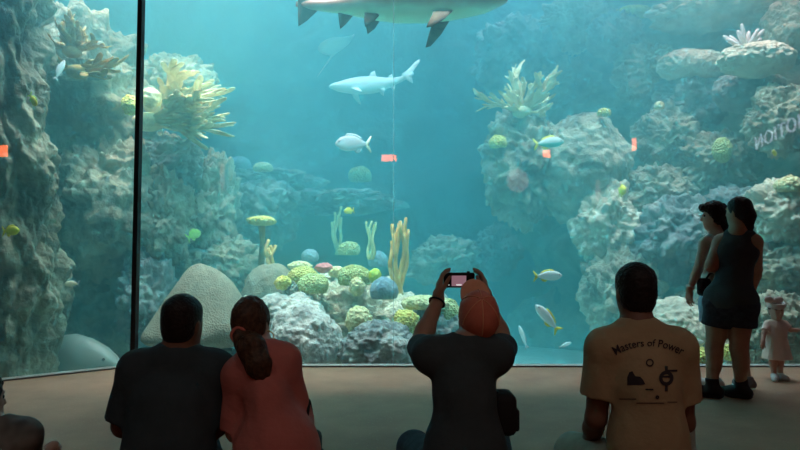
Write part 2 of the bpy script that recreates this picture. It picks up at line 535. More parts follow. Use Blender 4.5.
column_rock('tall brown craggy rock pillar against the angled window panel', [-12, -8, -2, 5, 8, 6, -4],
            [-90, 20, 110, 200, 280, 330, 430], [50, 48, 46, 46, 50, 41, 42], 7.25, 'rock_brown', 4.2, dy=.55)
rock('huge upper rock slope behind the angled window panel, under the brown elkhorn coral', 75, 105, 76, 92, 9.3, 'rock_brown', dy=1.0, sub=6, amp=.2, fine=.09)
rock('mid-height rock bulge behind the black window post, beside the craggy pillar', 108, 205, 62, 75, 9.0, 'rock', dy=.9, sub=6, fine=.09)
rock('low mottled boulder above the big grouper', 100, 300, 64, 74, 9.6, 'rock', dy=.9, sub=6, fine=.09)
rock('thin rock ledge holding the brown elkhorn coral', 76, 70, 36, 10, 8.35, 'rock_brown', dy=.35)
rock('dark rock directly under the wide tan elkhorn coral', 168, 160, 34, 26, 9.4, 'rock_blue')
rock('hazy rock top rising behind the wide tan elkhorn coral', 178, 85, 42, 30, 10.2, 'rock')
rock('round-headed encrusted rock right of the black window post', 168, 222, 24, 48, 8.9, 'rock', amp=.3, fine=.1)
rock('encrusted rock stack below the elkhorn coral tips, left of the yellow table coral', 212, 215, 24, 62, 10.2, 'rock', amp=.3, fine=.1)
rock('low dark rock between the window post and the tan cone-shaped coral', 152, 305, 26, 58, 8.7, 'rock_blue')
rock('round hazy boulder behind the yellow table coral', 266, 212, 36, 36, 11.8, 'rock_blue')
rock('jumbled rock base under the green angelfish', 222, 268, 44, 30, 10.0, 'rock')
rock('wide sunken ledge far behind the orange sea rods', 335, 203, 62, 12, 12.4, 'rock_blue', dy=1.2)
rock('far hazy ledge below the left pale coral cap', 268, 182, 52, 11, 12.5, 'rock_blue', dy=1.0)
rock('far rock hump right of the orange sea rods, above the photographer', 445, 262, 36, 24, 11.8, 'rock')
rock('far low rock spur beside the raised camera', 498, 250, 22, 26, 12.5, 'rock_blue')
# the coral mound in the middle
rock('broad rubble mound carrying the brain corals', 345, 338, 88, 62, 8.9, 'rubble', dy=.9, sub=6, amp=.12, lump=.10, fine=.10, freq=2.2, crag=.08)
rock('smooth grey boulder low against the window beside the ponytail woman', 304, 342, 36, 36, 7.55, 'rock_grey', dy=.42, amp=.14, lump=.04)
rock('rounded grey boulder under the green brain coral', 288, 318, 36, 26, 8.0, 'rock_grey', dy=.42, amp=.14, lump=.06, crag=.06)
rock('dark blue-grey boulder against the window in front of the rubble mound', 380, 350, 42, 28, 7.5, 'rock_blue', dy=.42, amp=.16, crag=.08)
rock('boulder behind the photographer under the pale branching coral', 436, 338, 34, 38, 8.3, 'rock_blue', dy=.5)
rock('small dark rock tucked left of the green brain coral', 292, 291, 7, 9, 8.05, 'rock_blue', sub=4)
rock('rough grey rubble boulder left of the rubble mound behind the ponytail woman', 256, 322, 30, 28, 8.6, 'rubble', sub=5, crag=.08)
# the right-hand reef
RIGHT = [
    ('coral-crusted bluff under the small elkhorn coral, left end of the right reef', 523, 165, 40, 58, 10.6, 'rock'),
    ('very large smooth bell-shaped boulder topped by a small yellow coral', 580, 168, 46, 56, 10.3, 'rock'),
    ('pale pillar-like rock below the bell-shaped boulder', 608, 228, 32, 42, 9.7, 'rock_pale'),
    ('hazy rock foot behind the head of the yellow-shirted man', 622, 298, 36, 50, 9.3, 'rock'),
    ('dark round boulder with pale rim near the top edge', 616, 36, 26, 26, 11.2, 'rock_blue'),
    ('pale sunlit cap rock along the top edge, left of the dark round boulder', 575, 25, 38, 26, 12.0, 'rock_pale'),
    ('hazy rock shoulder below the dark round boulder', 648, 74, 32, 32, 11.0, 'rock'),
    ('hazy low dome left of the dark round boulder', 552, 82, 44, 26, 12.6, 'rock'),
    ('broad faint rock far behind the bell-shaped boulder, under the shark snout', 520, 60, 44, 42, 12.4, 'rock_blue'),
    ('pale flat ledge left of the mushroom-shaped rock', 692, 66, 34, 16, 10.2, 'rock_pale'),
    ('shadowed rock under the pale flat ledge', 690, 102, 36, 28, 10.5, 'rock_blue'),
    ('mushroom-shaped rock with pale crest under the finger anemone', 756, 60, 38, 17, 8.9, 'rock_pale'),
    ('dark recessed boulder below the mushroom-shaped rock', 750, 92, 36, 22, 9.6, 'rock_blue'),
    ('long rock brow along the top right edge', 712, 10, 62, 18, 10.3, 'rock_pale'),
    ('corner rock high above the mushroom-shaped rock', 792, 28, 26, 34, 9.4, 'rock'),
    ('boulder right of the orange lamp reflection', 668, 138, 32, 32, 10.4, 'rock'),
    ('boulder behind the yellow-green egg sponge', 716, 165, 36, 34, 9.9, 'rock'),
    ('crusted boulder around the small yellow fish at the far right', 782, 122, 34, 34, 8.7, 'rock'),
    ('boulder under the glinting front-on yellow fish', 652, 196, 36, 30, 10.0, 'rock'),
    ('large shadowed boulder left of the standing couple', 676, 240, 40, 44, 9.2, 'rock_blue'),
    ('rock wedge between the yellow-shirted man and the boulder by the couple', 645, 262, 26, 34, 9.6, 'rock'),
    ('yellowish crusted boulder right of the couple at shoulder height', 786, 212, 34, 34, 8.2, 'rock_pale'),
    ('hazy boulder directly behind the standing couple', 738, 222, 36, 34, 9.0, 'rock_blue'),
    ('boulder beside the hips of the person in the black tank top', 772, 268, 38, 30, 8.3, 'rock'),
    ('smooth pale boulder behind the right shoulder of the yellow shirt', 674, 332, 36, 32, 8.1, 'rock_pale'),
    ('low boulder behind the toddler', 778, 330, 40, 36, 7.7, 'rock'),
    ('mid boulder seen between the couple and the yellow-shirted man', 716, 305, 34, 28, 8.7, 'rock'),
    ('low boulder hidden behind the legs of the couple', 728, 352, 34, 26, 7.9, 'rock'),
]
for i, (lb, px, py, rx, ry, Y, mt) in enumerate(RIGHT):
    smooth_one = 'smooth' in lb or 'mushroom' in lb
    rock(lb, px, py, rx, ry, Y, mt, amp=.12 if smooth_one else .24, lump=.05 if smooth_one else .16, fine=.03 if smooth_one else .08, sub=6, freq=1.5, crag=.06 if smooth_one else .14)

# ------------------------------------------------------------------ corals
def coral(label, px, py, rx, ry, Y, mat, name='brain_coral', cat='coral', group=None, **kw):
    kw.setdefault('amp', .08); kw.setdefault('lump', .06); kw.setdefault('fine', .03); kw.setdefault('flat', .55); kw.setdefault('sub', 4)
    return rock(label, px, py, rx, ry, Y, mat, name=name, cat=cat, group=group, **kw)


coral('green brain coral dome in front of a yellow one on the mound', 313, 286, 16, 13, 8.1, 'brain_green')
coral('yellow brain coral dome partly hidden behind the green one', 303, 278, 16, 12, 8.4, 'brain_yellow')
coral('yellow-green brain coral dome with a pale flap, middle of the mound', 354, 278, 17, 13, 8.2, 'brain_green')
coral('blue-grey coral dome at the right end of the mound top', 384, 291, 14, 14, 8.0, 'coral_blue')
coral('lumpy pale yellow coral ball low on the front of the mound', 359, 321, 13, 14, 7.7, 'coral_pale', name='lettuce_coral', lump=.35, amp=.12, flat=None, freq=2.2)
coral('speckled yellow coral ball beside the left forearm of the photographer', 406, 322, 13, 12, 7.8, 'coral_yellow', name='star_coral', lump=.4, flat=None, freq=2.6)
coral('small bright yellow coral tuft left of the green brain coral', 283, 283, 8, 7, 8.0, 'coral_yellow', name='cabbage_coral', lump=.4, flat=None, freq=2.4)
coral('hanging pale yellow flap on the middle brain coral', 357, 287, 8, 9, 7.98, 'coral_pale', name='leaf_coral', lump=.3, flat=None)
coral('pale yellow knobby coral patch behind the yellow brain coral', 300, 266, 12, 5, 8.7, 'coral_pale', name='knob_coral', lump=.3, flat=None)
coral('rosy red coral crust behind the green brain coral', 324, 268, 9, 5, 8.6, 'coral_pink', name='encrusting_coral', lump=.3, flat=None)
coral('second pale coral patch between the red crust and the middle dome', 337, 272, 9, 6, 8.6, 'coral_pale', name='knob_coral', lump=.3, flat=None)
coral('lime green leafy coral right of the middle brain coral', 375, 276, 6, 7, 8.1, 'coral_lime', name='leaf_coral', lump=.4, flat=None, freq=2.2)
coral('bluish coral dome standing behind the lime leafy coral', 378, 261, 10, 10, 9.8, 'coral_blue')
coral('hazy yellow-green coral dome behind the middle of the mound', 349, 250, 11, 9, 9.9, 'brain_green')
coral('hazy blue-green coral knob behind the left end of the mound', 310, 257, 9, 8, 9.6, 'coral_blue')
coral('pale coral cap on the far left ledge', 263, 168, 10, 6, 11.5, 'coral_pale')
coral('pale coral dome below the grey hogfish', 360, 176, 12, 10, 12.2, 'brain_green')
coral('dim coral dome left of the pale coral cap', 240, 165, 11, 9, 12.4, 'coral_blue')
coral('yellow coral lump on the left shoulder of the right reef', 498, 143, 9, 8, 9.9, 'coral_yellow', name='mustard_coral', lump=.25)
coral('small yellow coral cap on top of the bell-shaped boulder', 604, 113, 7, 5, 9.6, 'brain_yellow')
coral('tiny pale coral ball above the orange lamp reflection', 659, 106, 5, 5, 9.8, 'coral_pale', sub=3)
coral('egg-shaped yellow-green sponge on the right reef', 722, 150, 9, 13, 9.0, 'brain_green', name='sponge', cat='sponge', flat=None)
coral('pale green plate coral behind the raised left arm of the photographer', 425, 304, 24, 9, 8.0, 'coral_pale', name='plate_coral', lump=.2)
coral('yellow-green coral hump under the chin of the photographer', 446, 313, 15, 15, 8.1, 'brain_green', lump=.2)
coral('yellow coral low behind the couple, left of the calves', 700, 358, 20, 10, 7.3, 'brain_yellow', lump=.2)
coral('yellow coral seen between the calves of the tank-top person', 733, 354, 9, 11, 7.3, 'brain_yellow', lump=.2)
coral('small yellow-green coral beside the toddler arm', 790, 308, 10, 9, 7.6, 'brain_green', lump=.2)
coral('greenish crust high on the boulder right of the couple', 790, 186, 14, 10, 7.9, 'coral_pale', name='encrusting_coral', lump=.3)
coral('pale yellow crust at the top edge above the dark round boulder', 634, 12, 18, 6, 11.0, 'coral_yellow', name='encrusting_coral', lump=.3)
coral('yellowish crust right of the dark recessed boulder', 786, 96, 15, 8, 8.6, 'coral_pale', name='encrusting_coral', lump=.3)
coral('yellow coral clump just left of the black window post', 130, 105, 8, 10, 8.2, 'coral_yellow', name='mustard_coral', lump=.3, flat=None)
coral('yellow coral clump just right of the black window post', 150, 98, 11, 10, 8.4, 'coral_tan', name='mustard_coral', lump=.3, flat=None)

# tan cone-shaped coral with a right shoulder
s = m_per_px(7.8)
vs = []; fs = []
prof = [(0, 1.0), (.10, .985), (.20, .95), (.30, .88), (.40, .77), (.52, .62), (.66, .45), (.80, .28), (.92, .14), (1.0, .03), (.97, -.05), (.7, -.10), (0.01, -.12)]
NS = 96
for r_, z_ in prof:
    for k in range(NS):
        a = 2 * PI * k / NS
        ex = 1 + .16 * max(0, math.cos(a)) * r_
        n_ = .05 * noise.noise(Vector((math.cos(a) * r_ * 2, math.sin(a) * r_ * 2, z_ * 2 + 5))) + .015 * noise.noise(Vector((math.cos(a) * 9 * r_, math.sin(a) * 9 * r_, z_ * 9)))
        sh = .17 * math.exp(-((r_ * math.cos(a) - .55) / .22) ** 2) * (z_ > 0)
        vs.append((r_ * math.cos(a) * 57 * s * ex * (1 + n_), r_ * math.sin(a) * 50 * s * (1 + n_), (z_ * 74 * s) * (1 + n_) + sh * 60 * s))
for j in range(len(prof) - 1):
    for k in range(NS):
        a = j * NS + k; b = j * NS + (k + 1) % NS
        fs.append((a, a + NS, b + NS, b))
fs.append(tuple(range(NS))); fs.append(tuple((len(prof) - 1) * NS + k for k in reversed(range(NS))))
cone = mesh_obj('star_coral', vs, fs, MT['mound'], loc=at(200, 338, 7.8))
tag(cone, 'big smooth tan cone-shaped coral behind the man in black', 'coral')
sd = cone.modifiers.new('smooth', 'SUBSURF'); sd.levels = 1; sd.render_levels = 1
rock('low dark rock carrying the tan cone-shaped coral', 205, 372, 40, 26, 7.9, 'rock_blue', dy=.45)
coral('smooth grey-tan coral dome right of the tan cone-shaped coral', 272, 296, 29, 32, 8.7, 'mound', amp=.08, sub=5)


def elkhorn(label, px, py, Y, spread, n, seed, mat, group=None, r0=.05, zmax=9):
    """branching coral: flattened antler branches from one foot; spread = list of (angle, length)"""
    rnd = random.Random(seed)
    base = at(px, py, Y)
    root = empty('elkhorn_coral', base, label=label, cat='coral', group=group)
    f = MB(); f.ball((0, 0, 0), (r0 * 2.6, r0 * 2.6, r0 * 1.6), 3); f.build('foot', MT[mat], root)

    def grow(mb, p, d, ln, r, depth):
        pts = [p.copy()]; rr = [(r, r * .55)]
        steps = 5
        for i in range(steps):
            d = (d + Vector((rnd.uniform(-.18, .18), rnd.uniform(-.2, .2), rnd.uniform(-.10, .14)))).normalized()
            if d.z > zmax: d.z = zmax; d.normalize()
            p = p + d * ln / steps
            k = 1 + .35 * math.sin(PI * (i + 1) / steps) + (.1 * i / steps)
            pts.append(p.copy()); rr.append((r * k * (1 - .1 * i / steps), r * .42 * (1 - .45 * i / steps)))
            if depth > 0 and i >= 1 and rnd.random() < .85:
                dd = (d + Vector((rnd.uniform(-.5, .5), rnd.uniform(-.9, .9), rnd.uniform(-.45, .6)))).normalized()
                grow(mb, p.copy(), dd, ln * rnd.uniform(.45, .7), r * .72, depth - 1)
        pts.append(p + d * r * .7); rr.append((r * .35, r * .15))
        mb.loft(pts, rr, 8)
    for ang, ln in spread:
        mb = MB()
        d = Vector((math.cos(ang), rnd.uniform(-.55, .35), math.sin(ang))).normalized()
        grow(mb, Vector((0, 0, 0)), d, ln, r0 * rnd.uniform(.8, 1.2), n)
        mb.build('branch', MT[mat], root)
    return root


elkhorn('wide tan elkhorn coral reaching right from the window post', 148, 122, 8.6,
        [(-.34 + .055 * i, .40 + .30 * ((i * 7) % 5) / 4) for i in range(16)], 2, 11, 'coral_tan', r0=.08, zmax=.34)
elkhorn('second tan elkhorn crown tucked behind the wide tan one', 158, 108, 9.1,
        [(-.05 + .09 * i, .34 + .28 * ((i * 3) % 4) / 3) for i in range(10)], 2, 21, 'coral_tan', r0=.075, zmax=.40)
elkhorn('brown bushy elkhorn coral on a ledge behind the angled panel', 72, 52, 7.95,
        [(.3 + .24 * i, .16 + .12 * ((i * 3) % 4) / 3) for i in range(11)], 2, 5, 'coral_brown', r0=.045)
elkhorn('low spreading brown coral plates beneath the bushy elkhorn coral', 78, 72, 7.9,
        [(.1, .4), (-.1, .35), (3.0, .35), (3.3, .3), (.3, .3), (-.25, .35), (2.8, .25), (.5, .2)], 1, 6, 'coral_brown', r0=.055)
elkhorn('small hazy elkhorn coral on the left bluff of the right reef', 522, 112, 10.0,
        [(.0 + .26 * i, .26 + .22 * ((i * 5) % 4) / 3) for i in range(13)], 2, 8, 'coral_tan', r0=.06)

# flat yellow table coral on a stem
tb = at(261, 262, 9.5)
t = empty('table_coral', tb, label='flat yellow table coral on a thin stem', cat='coral')
hs = (262 - 221) * m_per_px(9.5)
m_ = MB(); m_.loft([(0, 0, -.05), (.02, 0, hs * .5), (0, 0, hs)], [.05, .035, .06], 10); m_.build('stem', MT['coral_brown'], t)
vs, fs = rock_mesh((14.5 * m_per_px(9.5), .2, 5.2 * m_per_px(9.5)), 61, amp=.14, lump=.1, sub=4)
mesh_obj('disc', vs, fs, MT['coral_yellow'], t, loc=(0, 0, hs))


def sea_rods(label, px, y0, y1, Y, n, w, mat, seed, r=.022, loops=False):
    rnd = random.Random(seed)
    b = at(px, y0, Y)
    h = (y0 - y1) * m_per_px(Y)
    root = empty('sea_rod', b, label=label, cat='coral')
    for i in range(n):
        x0 = rnd.uniform(-.25, .25) * w; x1 = ((i + .5) / n - .5) * 2 * w
        y1_ = rnd.uniform(-.5, .5) * w
        hh = h * rnd.uniform(.72, 1.0)
        pts = []; rr = []
        ph = rnd.uniform(0, 6)
        for k in range(12):
            u = k / 11
            bulge = math.sin(PI * u) * w * .45 * (1 if x1 > 0 else -1)
            pts.append((x0 + (x1 - x0) * u ** .7 + bulge * .4 + .025 * math.sin(ph + u * 8), y1_ * u + .02 * math.cos(ph + u * 6), -.05 + (hh + .05) * u))
            rr.append(r * (1.05 - .35 * u) * (1 + .12 * math.sin(u * 40 + ph)))
        mb = MB().loft(pts, rr, 8)
        # fork near the top
        k0 = rnd.randint(5, 8)
        p = Vector(pts[k0]); sd_ = rnd.choice((-1, 1))
        fp = [p + Vector((sd_ * w * .22 * (1 - math.cos(u * 1.6)), rnd.uniform(-.02, .02), hh * .33 * u)) for u in (0, .2, .45, .7, 1)]
        mb.loft(fp, [r * .9, r * .85, r * .8, r * .75, r * .5], 8)
        mb.build('branch', MT[mat], root)
    return root


sea_rods('tall orange sea rod cluster behind the mound, beside the panel joint', 398, 296, 221, 8.6, 5, .13, 'rod_orange', 2, .034)
sea_rods('pale green forked sea rod left of the orange ones', 371, 256, 214, 9.6, 3, .07, 'rod_green', 3, .024)
sea_rods('hazy sea rod behind the small yellow fish', 337, 252, 204, 11.2, 3, .08, 'rod_green', 4, .03)
sea_rods('tan leaning sea rod right of the table coral', 270, 268, 238, 9.3, 3, .07, 'rod_orange', 5, .035)

# pale anemone with upright fingers on the mushroom rock
ab = at(746, 50, 8.9)
t = empty('anemone', ab, label='pale finger anemone fanned out on the mushroom-shaped rock', cat='anemone')
m_ = MB(); m_.ball((0, 0, -.02), (.16, .1, .06), 2); m_.build('foot', MT['anemone'], t)
for i in range(11):
    a = PI * (.12 + .76 * i / 10)
    ln = .30 * (.8 + .3 * math.sin(i * 2.3) ** 2)
    d = Vector((math.cos(a), .25 * math.sin(i * 1.7), math.sin(a))).normalized()
    mb = MB().loft([d * .05, d * (.05 + ln * .5), d * (.05 + ln * .9), d * (.05 + ln)], [.026, .030, .026, .012], 8)
    mb.build('tentacle', MT['anemone'], t)

# ------------------------------------------------------------------ fish
def fish(name, label, loc, L, yaw, pitch, body_m, fin_m, h=.30, w=.13, dors=1.0, eye_r=1.0, taper=0, group=None, roll=0, fork=.5, blunt=1.0, eye=True, tailm=None, cat='fish'):
    """a finned fish of length L, nose along its own +X"""
    root = empty(name, loc, (roll, -pitch, yaw), label, cat, group)
    prof = [(.50, .02, .02), (.48, .20 * blunt, .3), (.43, .48, .6), (.34, .80, .9), (.22, .98, 1.0), (.08, 1.0, 1.0), (-.06, .88, .9), (-.20, .62, .65), (-.30, .36, .40), (-.35, .24, .25), (-.37, .2, .12)]
    prof = [(x, hh * (1 - taper * max(0, (x - .08) / .42)), ww) for x, hh, ww in prof]
    mb = MB()
    n = 18
    pts = [(x * L, 0, (.05 * (1 - abs(2 * x))) * h * L) for x, _, _ in prof]
    mb.loft(pts, [(max(.004 * L, ww * w * L / 2), max(.004 * L, hh * h * L / 2)) for _, hh, ww in prof], n)
    mb.build('body', body_m, root)
    th = .022 * L
    f = fork
    tail = [(-.35, .035), (-.42, .10), (-.5, .17), (-.52, .15), (-.45 + .03 * (1 - f), .0), (-.52, -.15), (-.5, -.17), (-.42, -.10), (-.35, -.035)]
    MB().plate([(x * L, z * L * (h / .30)) for x, z in tail], th).build('tail_fin', tailm or fin_m, root)
    d = [(.24, h * .46), (.18, h * .66), (.05, h * .68), (-.12, h * .60), (-.24, h * .42), (-.28, h * .26), (-.1, h * .38), (.1, h * .48)]
    d = [(x, h * .36 + (z - h * .36) * dors) for x, z in d]
    MB().plate([(x * L, z * L) for x, z in d], th).build('dorsal_fin', fin_m, root)
    a = [(-.02, -h * .42), (-.10, -h * .60), (-.20, -h * .52), (-.28, -h * .24), (-.16, -h * .32)]
    MB().plate([(x * L, z * L) for x, z in a], th).build('anal_fin', fin_m, root)
    for sgn in (-1, 1):
        M = Matrix.Translation((.20 * L, sgn * w * .46 * L, -.04 * L)) @ Matrix.Rotation(sgn * .45, 4, 'Z')
        MB().plate([(0, .02 * L), (-.08 * L, .03 * L), (-.15 * L, -.02 * L), (-.12 * L, -.06 * L), (-.02 * L, -.035 * L)], th, M).build('pectoral_fin', fin_m, root)
        if eye:
            MB().ball((.385 * L, sgn * w * .36 * L, h * .12 * L), .021 * L * eye_r, 2).build('eye', MT['eye_dark'], root)
    return root


F_white = countershade('pale_fish_skin', (.62, .66, .60), (.90, .92, .88), -.01, .05)
F_yellow = material('yellow_fish_skin', [(.85, .70, .04), (.98, .88, .12)], .4, 8)
F_fin_y = material('yellow_fin', [(.92, .78, .05)], .5)
F_lime = material('lime_fish_skin', [(.55, .95, .12), (.75, 1.0, .3)], .4, 8)
F_grey = countershade('grey_fish_skin', (.40, .38, .38), (.80, .72, .70), -.08, .06)
F_greyfin = material('grey_fin', [(.50, .50, .48)], .5)
F_green = countershade('green_parrotfish_skin', (.62, .70, .60), (.10, .55, .40), -.02, .01)
F_grouper = countershade('grouper_skin', (.20, .24, .20), (.42, .46, .38), -.30, .35, mottling=.25)
F_grouperfin = material('grouper_fin', [(.10, .13, .12)], .6)
F_cream = material('cream_fish_skin', [(.85, .72, .45), (.92, .82, .55)], .4, 8)

px = m_per_px
fish('snapper', 'pale yellow-tailed snapper swimming level right, left of the yellow-shirted man', at(548, 276, 7.5), 29 * px(7.5), .05, .02, F_white, F_fin_y, .34, .14)
fish('snapper', 'pale yellow-tailed snapper nosing up and left, just above the window ledge', at(547, 318, 7.4), 34 * px(7.4), PI - .3, .86, F_white, F_fin_y, .30, .14)
fish('snapper', 'thin faint fish hanging nose-up near the right arm of the photographer', at(523, 337, 8.4), 24 * px(8.4), PI / 2 + .6, 1.1, F_white, F_greyfin, .22, .12)
fish('snapper', 'tiny faint pale fish below the two yellow-tailed snappers', at(565, 345, 8.6), 14 * px(8.6), .1, .35, F_white, F_greyfin, .26, .12)
fish('hogfish', 'plump pinkish-grey hogfish swimming left in the middle of the tank', at(353, 144, 9.2), 36 * px(9.2), PI + .12, 0, F_grey, F_greyfin, .44, .17, tailm=F_cream)
fish('yellow_fish', 'small yellow fish turning left of the sea rods', at(349, 211, 9.4), 12 * px(9.4), PI + .6, -.15, F_yellow, F_fin_y, .5, .2)
fish('angelfish', 'bright lime green angelfish near the encrusted rock stack', at(194, 235, 8.6), 15 * px(8.6), .5, .5, F_lime, F_lime, .62, .18)
fish('parrotfish', 'green-bellied parrotfish with a yellow tail on the right reef', at(549, 143, 9.3), 32 * px(9.3), .15, .12, F_green, F_fin_y, .34, .15)
fish('yellow_fish', 'tiny bright yellow fish seen head-on above the pale pillar-like rock', at(622, 191, 8.8), 13 * px(8.8), -PI / 2 + .2, .1, F_yellow, F_fin_y, .8, .42)
fish('yellow_fish', 'small yellow and white fish beside the mirrored lettering', at(774, 153, 8.0), 14 * px(8.0), .7, -.1, F_yellow, F_cream, .42, .16)
fish('yellow_fish', 'bright yellow fish diving beside the craggy pillar top', at(33, 100, 6.65), 16 * px(6.65), -.3, -.95, F_yellow, F_lime, .42, .2)
fish('yellow_fish', 'deep-bodied yellow fish swimming low in front of the craggy pillar', at(11, 231, 6.5), 19 * px(6.5), -.15, .05, F_yellow, F_fin_y, .5, .2)
fish('cream_fish', 'small cream fish facing left at the foot of the craggy pillar', at(72, 284, 7.4), 14 * px(7.4), PI + .2, .0, F_cream, F_greyfin, .42, .16)
fish('white_fish', 'slender white fish pointing upward below the brown elkhorn coral', at(60, 70, 7.6), 24 * px(7.6), PI / 2 - .7, 1.2, F_white, F_greyfin, .24, .13)
fish('white_fish', 'pale fish passing behind the legs of the couple', at(697, 343, 7.3), 16 * px(7.3), .1, 0, F_white, F_greyfin, .4, .16)
fish('grouper', 'huge grey-green grouper resting low behind the angled panel', at(64, 361, 7.85), 122 * px(7.85), -.10, -.05, F_grouper, F_grouperfin, .42, .24, fork=.0, dors=.4, blunt=.6, eye_r=.6, taper=.32)
fish('yellow_fish', 'faint yellow fish in the water behind the toddler', at(795, 252, 8.0), 12 * px(8.0), .4, -.5, F_lime, F_fin_y, .35, .16)

# ------------------------------------------------------------------ sharks and a ray
def shark(label, loc, L, yaw, pitch, roll, skin, finm, girth=1.0, bend=0.0):
    root = empty('shark', loc, (roll, -pitch, yaw), label, 'shark')
    prof = [(.50, .008, .004), (.485, .026, .014), (.45, .046, .030), (.40, .058, .044), (.33, .070, .060), (.24, .080, .076), (.12, .084, .086), (0, .080, .084), (-.10, .068, .070), (-.18, .050, .052), (-.26, .032, .036), (-.32, .022, .028), (-.38, .016, .022), (-.46, .008, .012)]
    def sp(x): return (x * L, bend * L * max(0, -x) ** 2 * 4, (.10 * max(0, -x - .30)) * L + (.008 * L if x > .42 else 0))
    mb = MB().loft([sp(x) for x, _, _ in prof], [(w_ * L * girth, h_ * L * girth) for _, w_, h_ in prof], 26)
    mb.build('body', skin, root)
    th = .016 * L

    def fin(nm, pts, M): MB().plate([(x * L, z * L) for x, z in pts], th, M).build(nm, finm if nm != 'pectoral_fin' else finm, root)
    I = Matrix.Identity(4)
    off = Matrix.Translation((0, sp(-.1)[1], 0))
    fin('dorsal_fin', [(.06, .07), (0, .15), (-.045, .175), (-.05, .15), (-.06, .10), (-.075, .065)], I)
    fin('dorsal_fin', [(-.17, .04), (-.21, .085), (-.24, .10), (-.245, .07), (-.25, .03)], Matrix.Translation((0, sp(-.21)[1], 0)))
    fin('anal_fin', [(-.19, -.04), (-.23, -.085), (-.255, -.105), (-.26, -.07), (-.265, -.02)], Matrix.Translation((0, sp(-.23)[1], 0)))
    ct = Matrix.Translation((0, sp(-.42)[1], 0))
    fin('tail_fin', [(-.33, .03), (-.42, .09), (-.50, .17), (-.56, .20), (-.555, .165), (-.50, .10), (-.44, .02), (-.43, -.05), (-.45, -.085), (-.41, -.06), (-.36, -.015)], ct)
    for sg in (-1, 1):
        R = Matrix.Translation((.22 * L, sg * .062 * L * girth, -.05 * L)) @ Matrix.Rotation(sg * .95, 4, 'X')
        fin('pectoral_fin', [(.035, .01), (-.01, -.09), (-.06, -.165), (-.085, -.175), (-.075, -.12), (-.06, -.05), (-.055, .01)], R)
        R = Matrix.Translation((-.09 * L, sg * .035 * L * girth, -.05 * L)) @ Matrix.Rotation(sg * .5, 4, 'X')
        fin('pelvic_fin', [(.03, .01), (-.01, -.05), (-.045, -.075), (-.05, -.04), (-.05, .01)], R)
        MB().ball((.425 * L, sg * .045 * L * girth, .012 * L), .0075 * L, 2).build('eye', MT['eye_dark'], root)
    return root


S_dark = countershade('shark_skin', (.42, .19, .12), (.70, .98, .66), -.10, .02, mottling=.06)
S_fin = material('shark_fin_skin', [(.07, .045, .04), (.16, .14, .09)], .95, 5, spec=.05)
S_pale = countershade('pale_shark_skin', (.72, .74, .70), (.92, .93, .90), -.05, .05)
S_palefin = material('pale_shark_fin', [(.80, .82, .78)], .5)
shark('large brown shark with a greenish belly gliding right along the top edge', at(396, 4, 7.7), 2.72, -.03, .0, .12, S_dark, S_fin, 1.0, .05)
shark('small pale shark swimming left in open water', at(372, 85, 10.2), 1.38, PI + .10, -.08, .1, S_pale, S_palefin, 1.2, .3)

rr_ = empty('stingray', at(340, 46, 11.0), (.45, -.55, -.75), 'pale ghostly ray banking below the large shark', 'ray')
vs = []; fs = []
NA = 40
for j, k in enumerate((0.02, .35, .7, 1.0)):
    for a in range(NA):
        an = 2 * PI * a / NA
        rad = .30 * (1 + .55 * abs(math.sin(an)) ** 3)
        for _ in (0,):
            vs.append((math.cos(an) * rad * k * .8, math.sin(an) * rad * k * 1.15, .055 * (1 - k ** 1.5) + .10 * abs(math.sin(an) * k) ** 2))
n1 = len(vs)
for j, k in enumerate((0.02, .35, .7)):
    for a in range(NA):
        an = 2 * PI * a / NA
        rad = .30 * (1 + .55 * abs(math.sin(an)) ** 3)
        vs.append((math.cos(an) * rad * k * .8, math.sin(an) * rad * k * 1.15, -.045 * (1 - k ** 1.5) + .10 * abs(math.sin(an) * k) ** 2))
for j in range(3):
    for a in range(NA):
        b, b2 = j * NA + a, j * NA + (a + 1) % NA
        fs.append((b, b + NA, b2 + NA, b2))
for j in range(2):
    for a in range(NA):
        b, b2 = n1 + j * NA + a, n1 + j * NA + (a + 1) % NA
        fs.append((b2, b2 + NA, b + NA, b))
for a in range(NA):
    b, b2 = n1 + 2 * NA + a, n1 + 2 * NA + (a + 1) % NA
    fs.append((b2, 3 * NA + (a + 1) % NA, 3 * NA + a, b))
fs.append(tuple(reversed(range(NA)))[::-1]); fs.append(tuple(n1 + a for a in reversed(range(NA))))
mesh_obj('body', vs, fs, S_pale, rr_)
MB().loft([(-.2, 0, 0), (-.45, .03, .0), (-.75, .0, -.03)], [.022, .014, .005], 8).build('tail', S_palefin, rr_)

# ------------------------------------------------------------------ people: smooth distance-field bodies
V = lambda p: np.array(p, dtype=np.float64)


def RC(a, b, ra, rb, k=.03, cut=None, sx=None):
    return dict(t='rc', a=V(a), b=V(b), ra=ra, rb=rb, k=k, cut=cut)


def EL(c, r, R=None, k=.04, cut=None, op='add'):
    return dict(t='el', c=V(c), r=V(r), R=np.eye(3) if R is None else np.array(R), k=k, cut=cut, op=op)


def frame(right, up):
    up = V(up) / np.linalg.norm(up)
    right = V(right); right = right - up * right.dot(up); right /= np.linalg.norm(right)
    fwd = np.cross(up, right)
    return np.stack([right, fwd, up])           # rows: local axes in world


def bounds(p):
    if p['t'] == 'rc':
        m = max(p['ra'], p['rb'])
        return np.minimum(p['a'], p['b']) - m, np.maximum(p['a'], p['b']) + m
    m = p['r'].max()
    e = np.sqrt(((p['R'] * p['r'][:, None]) ** 2).sum(0))
    return p['c'] - e, p['c'] + e


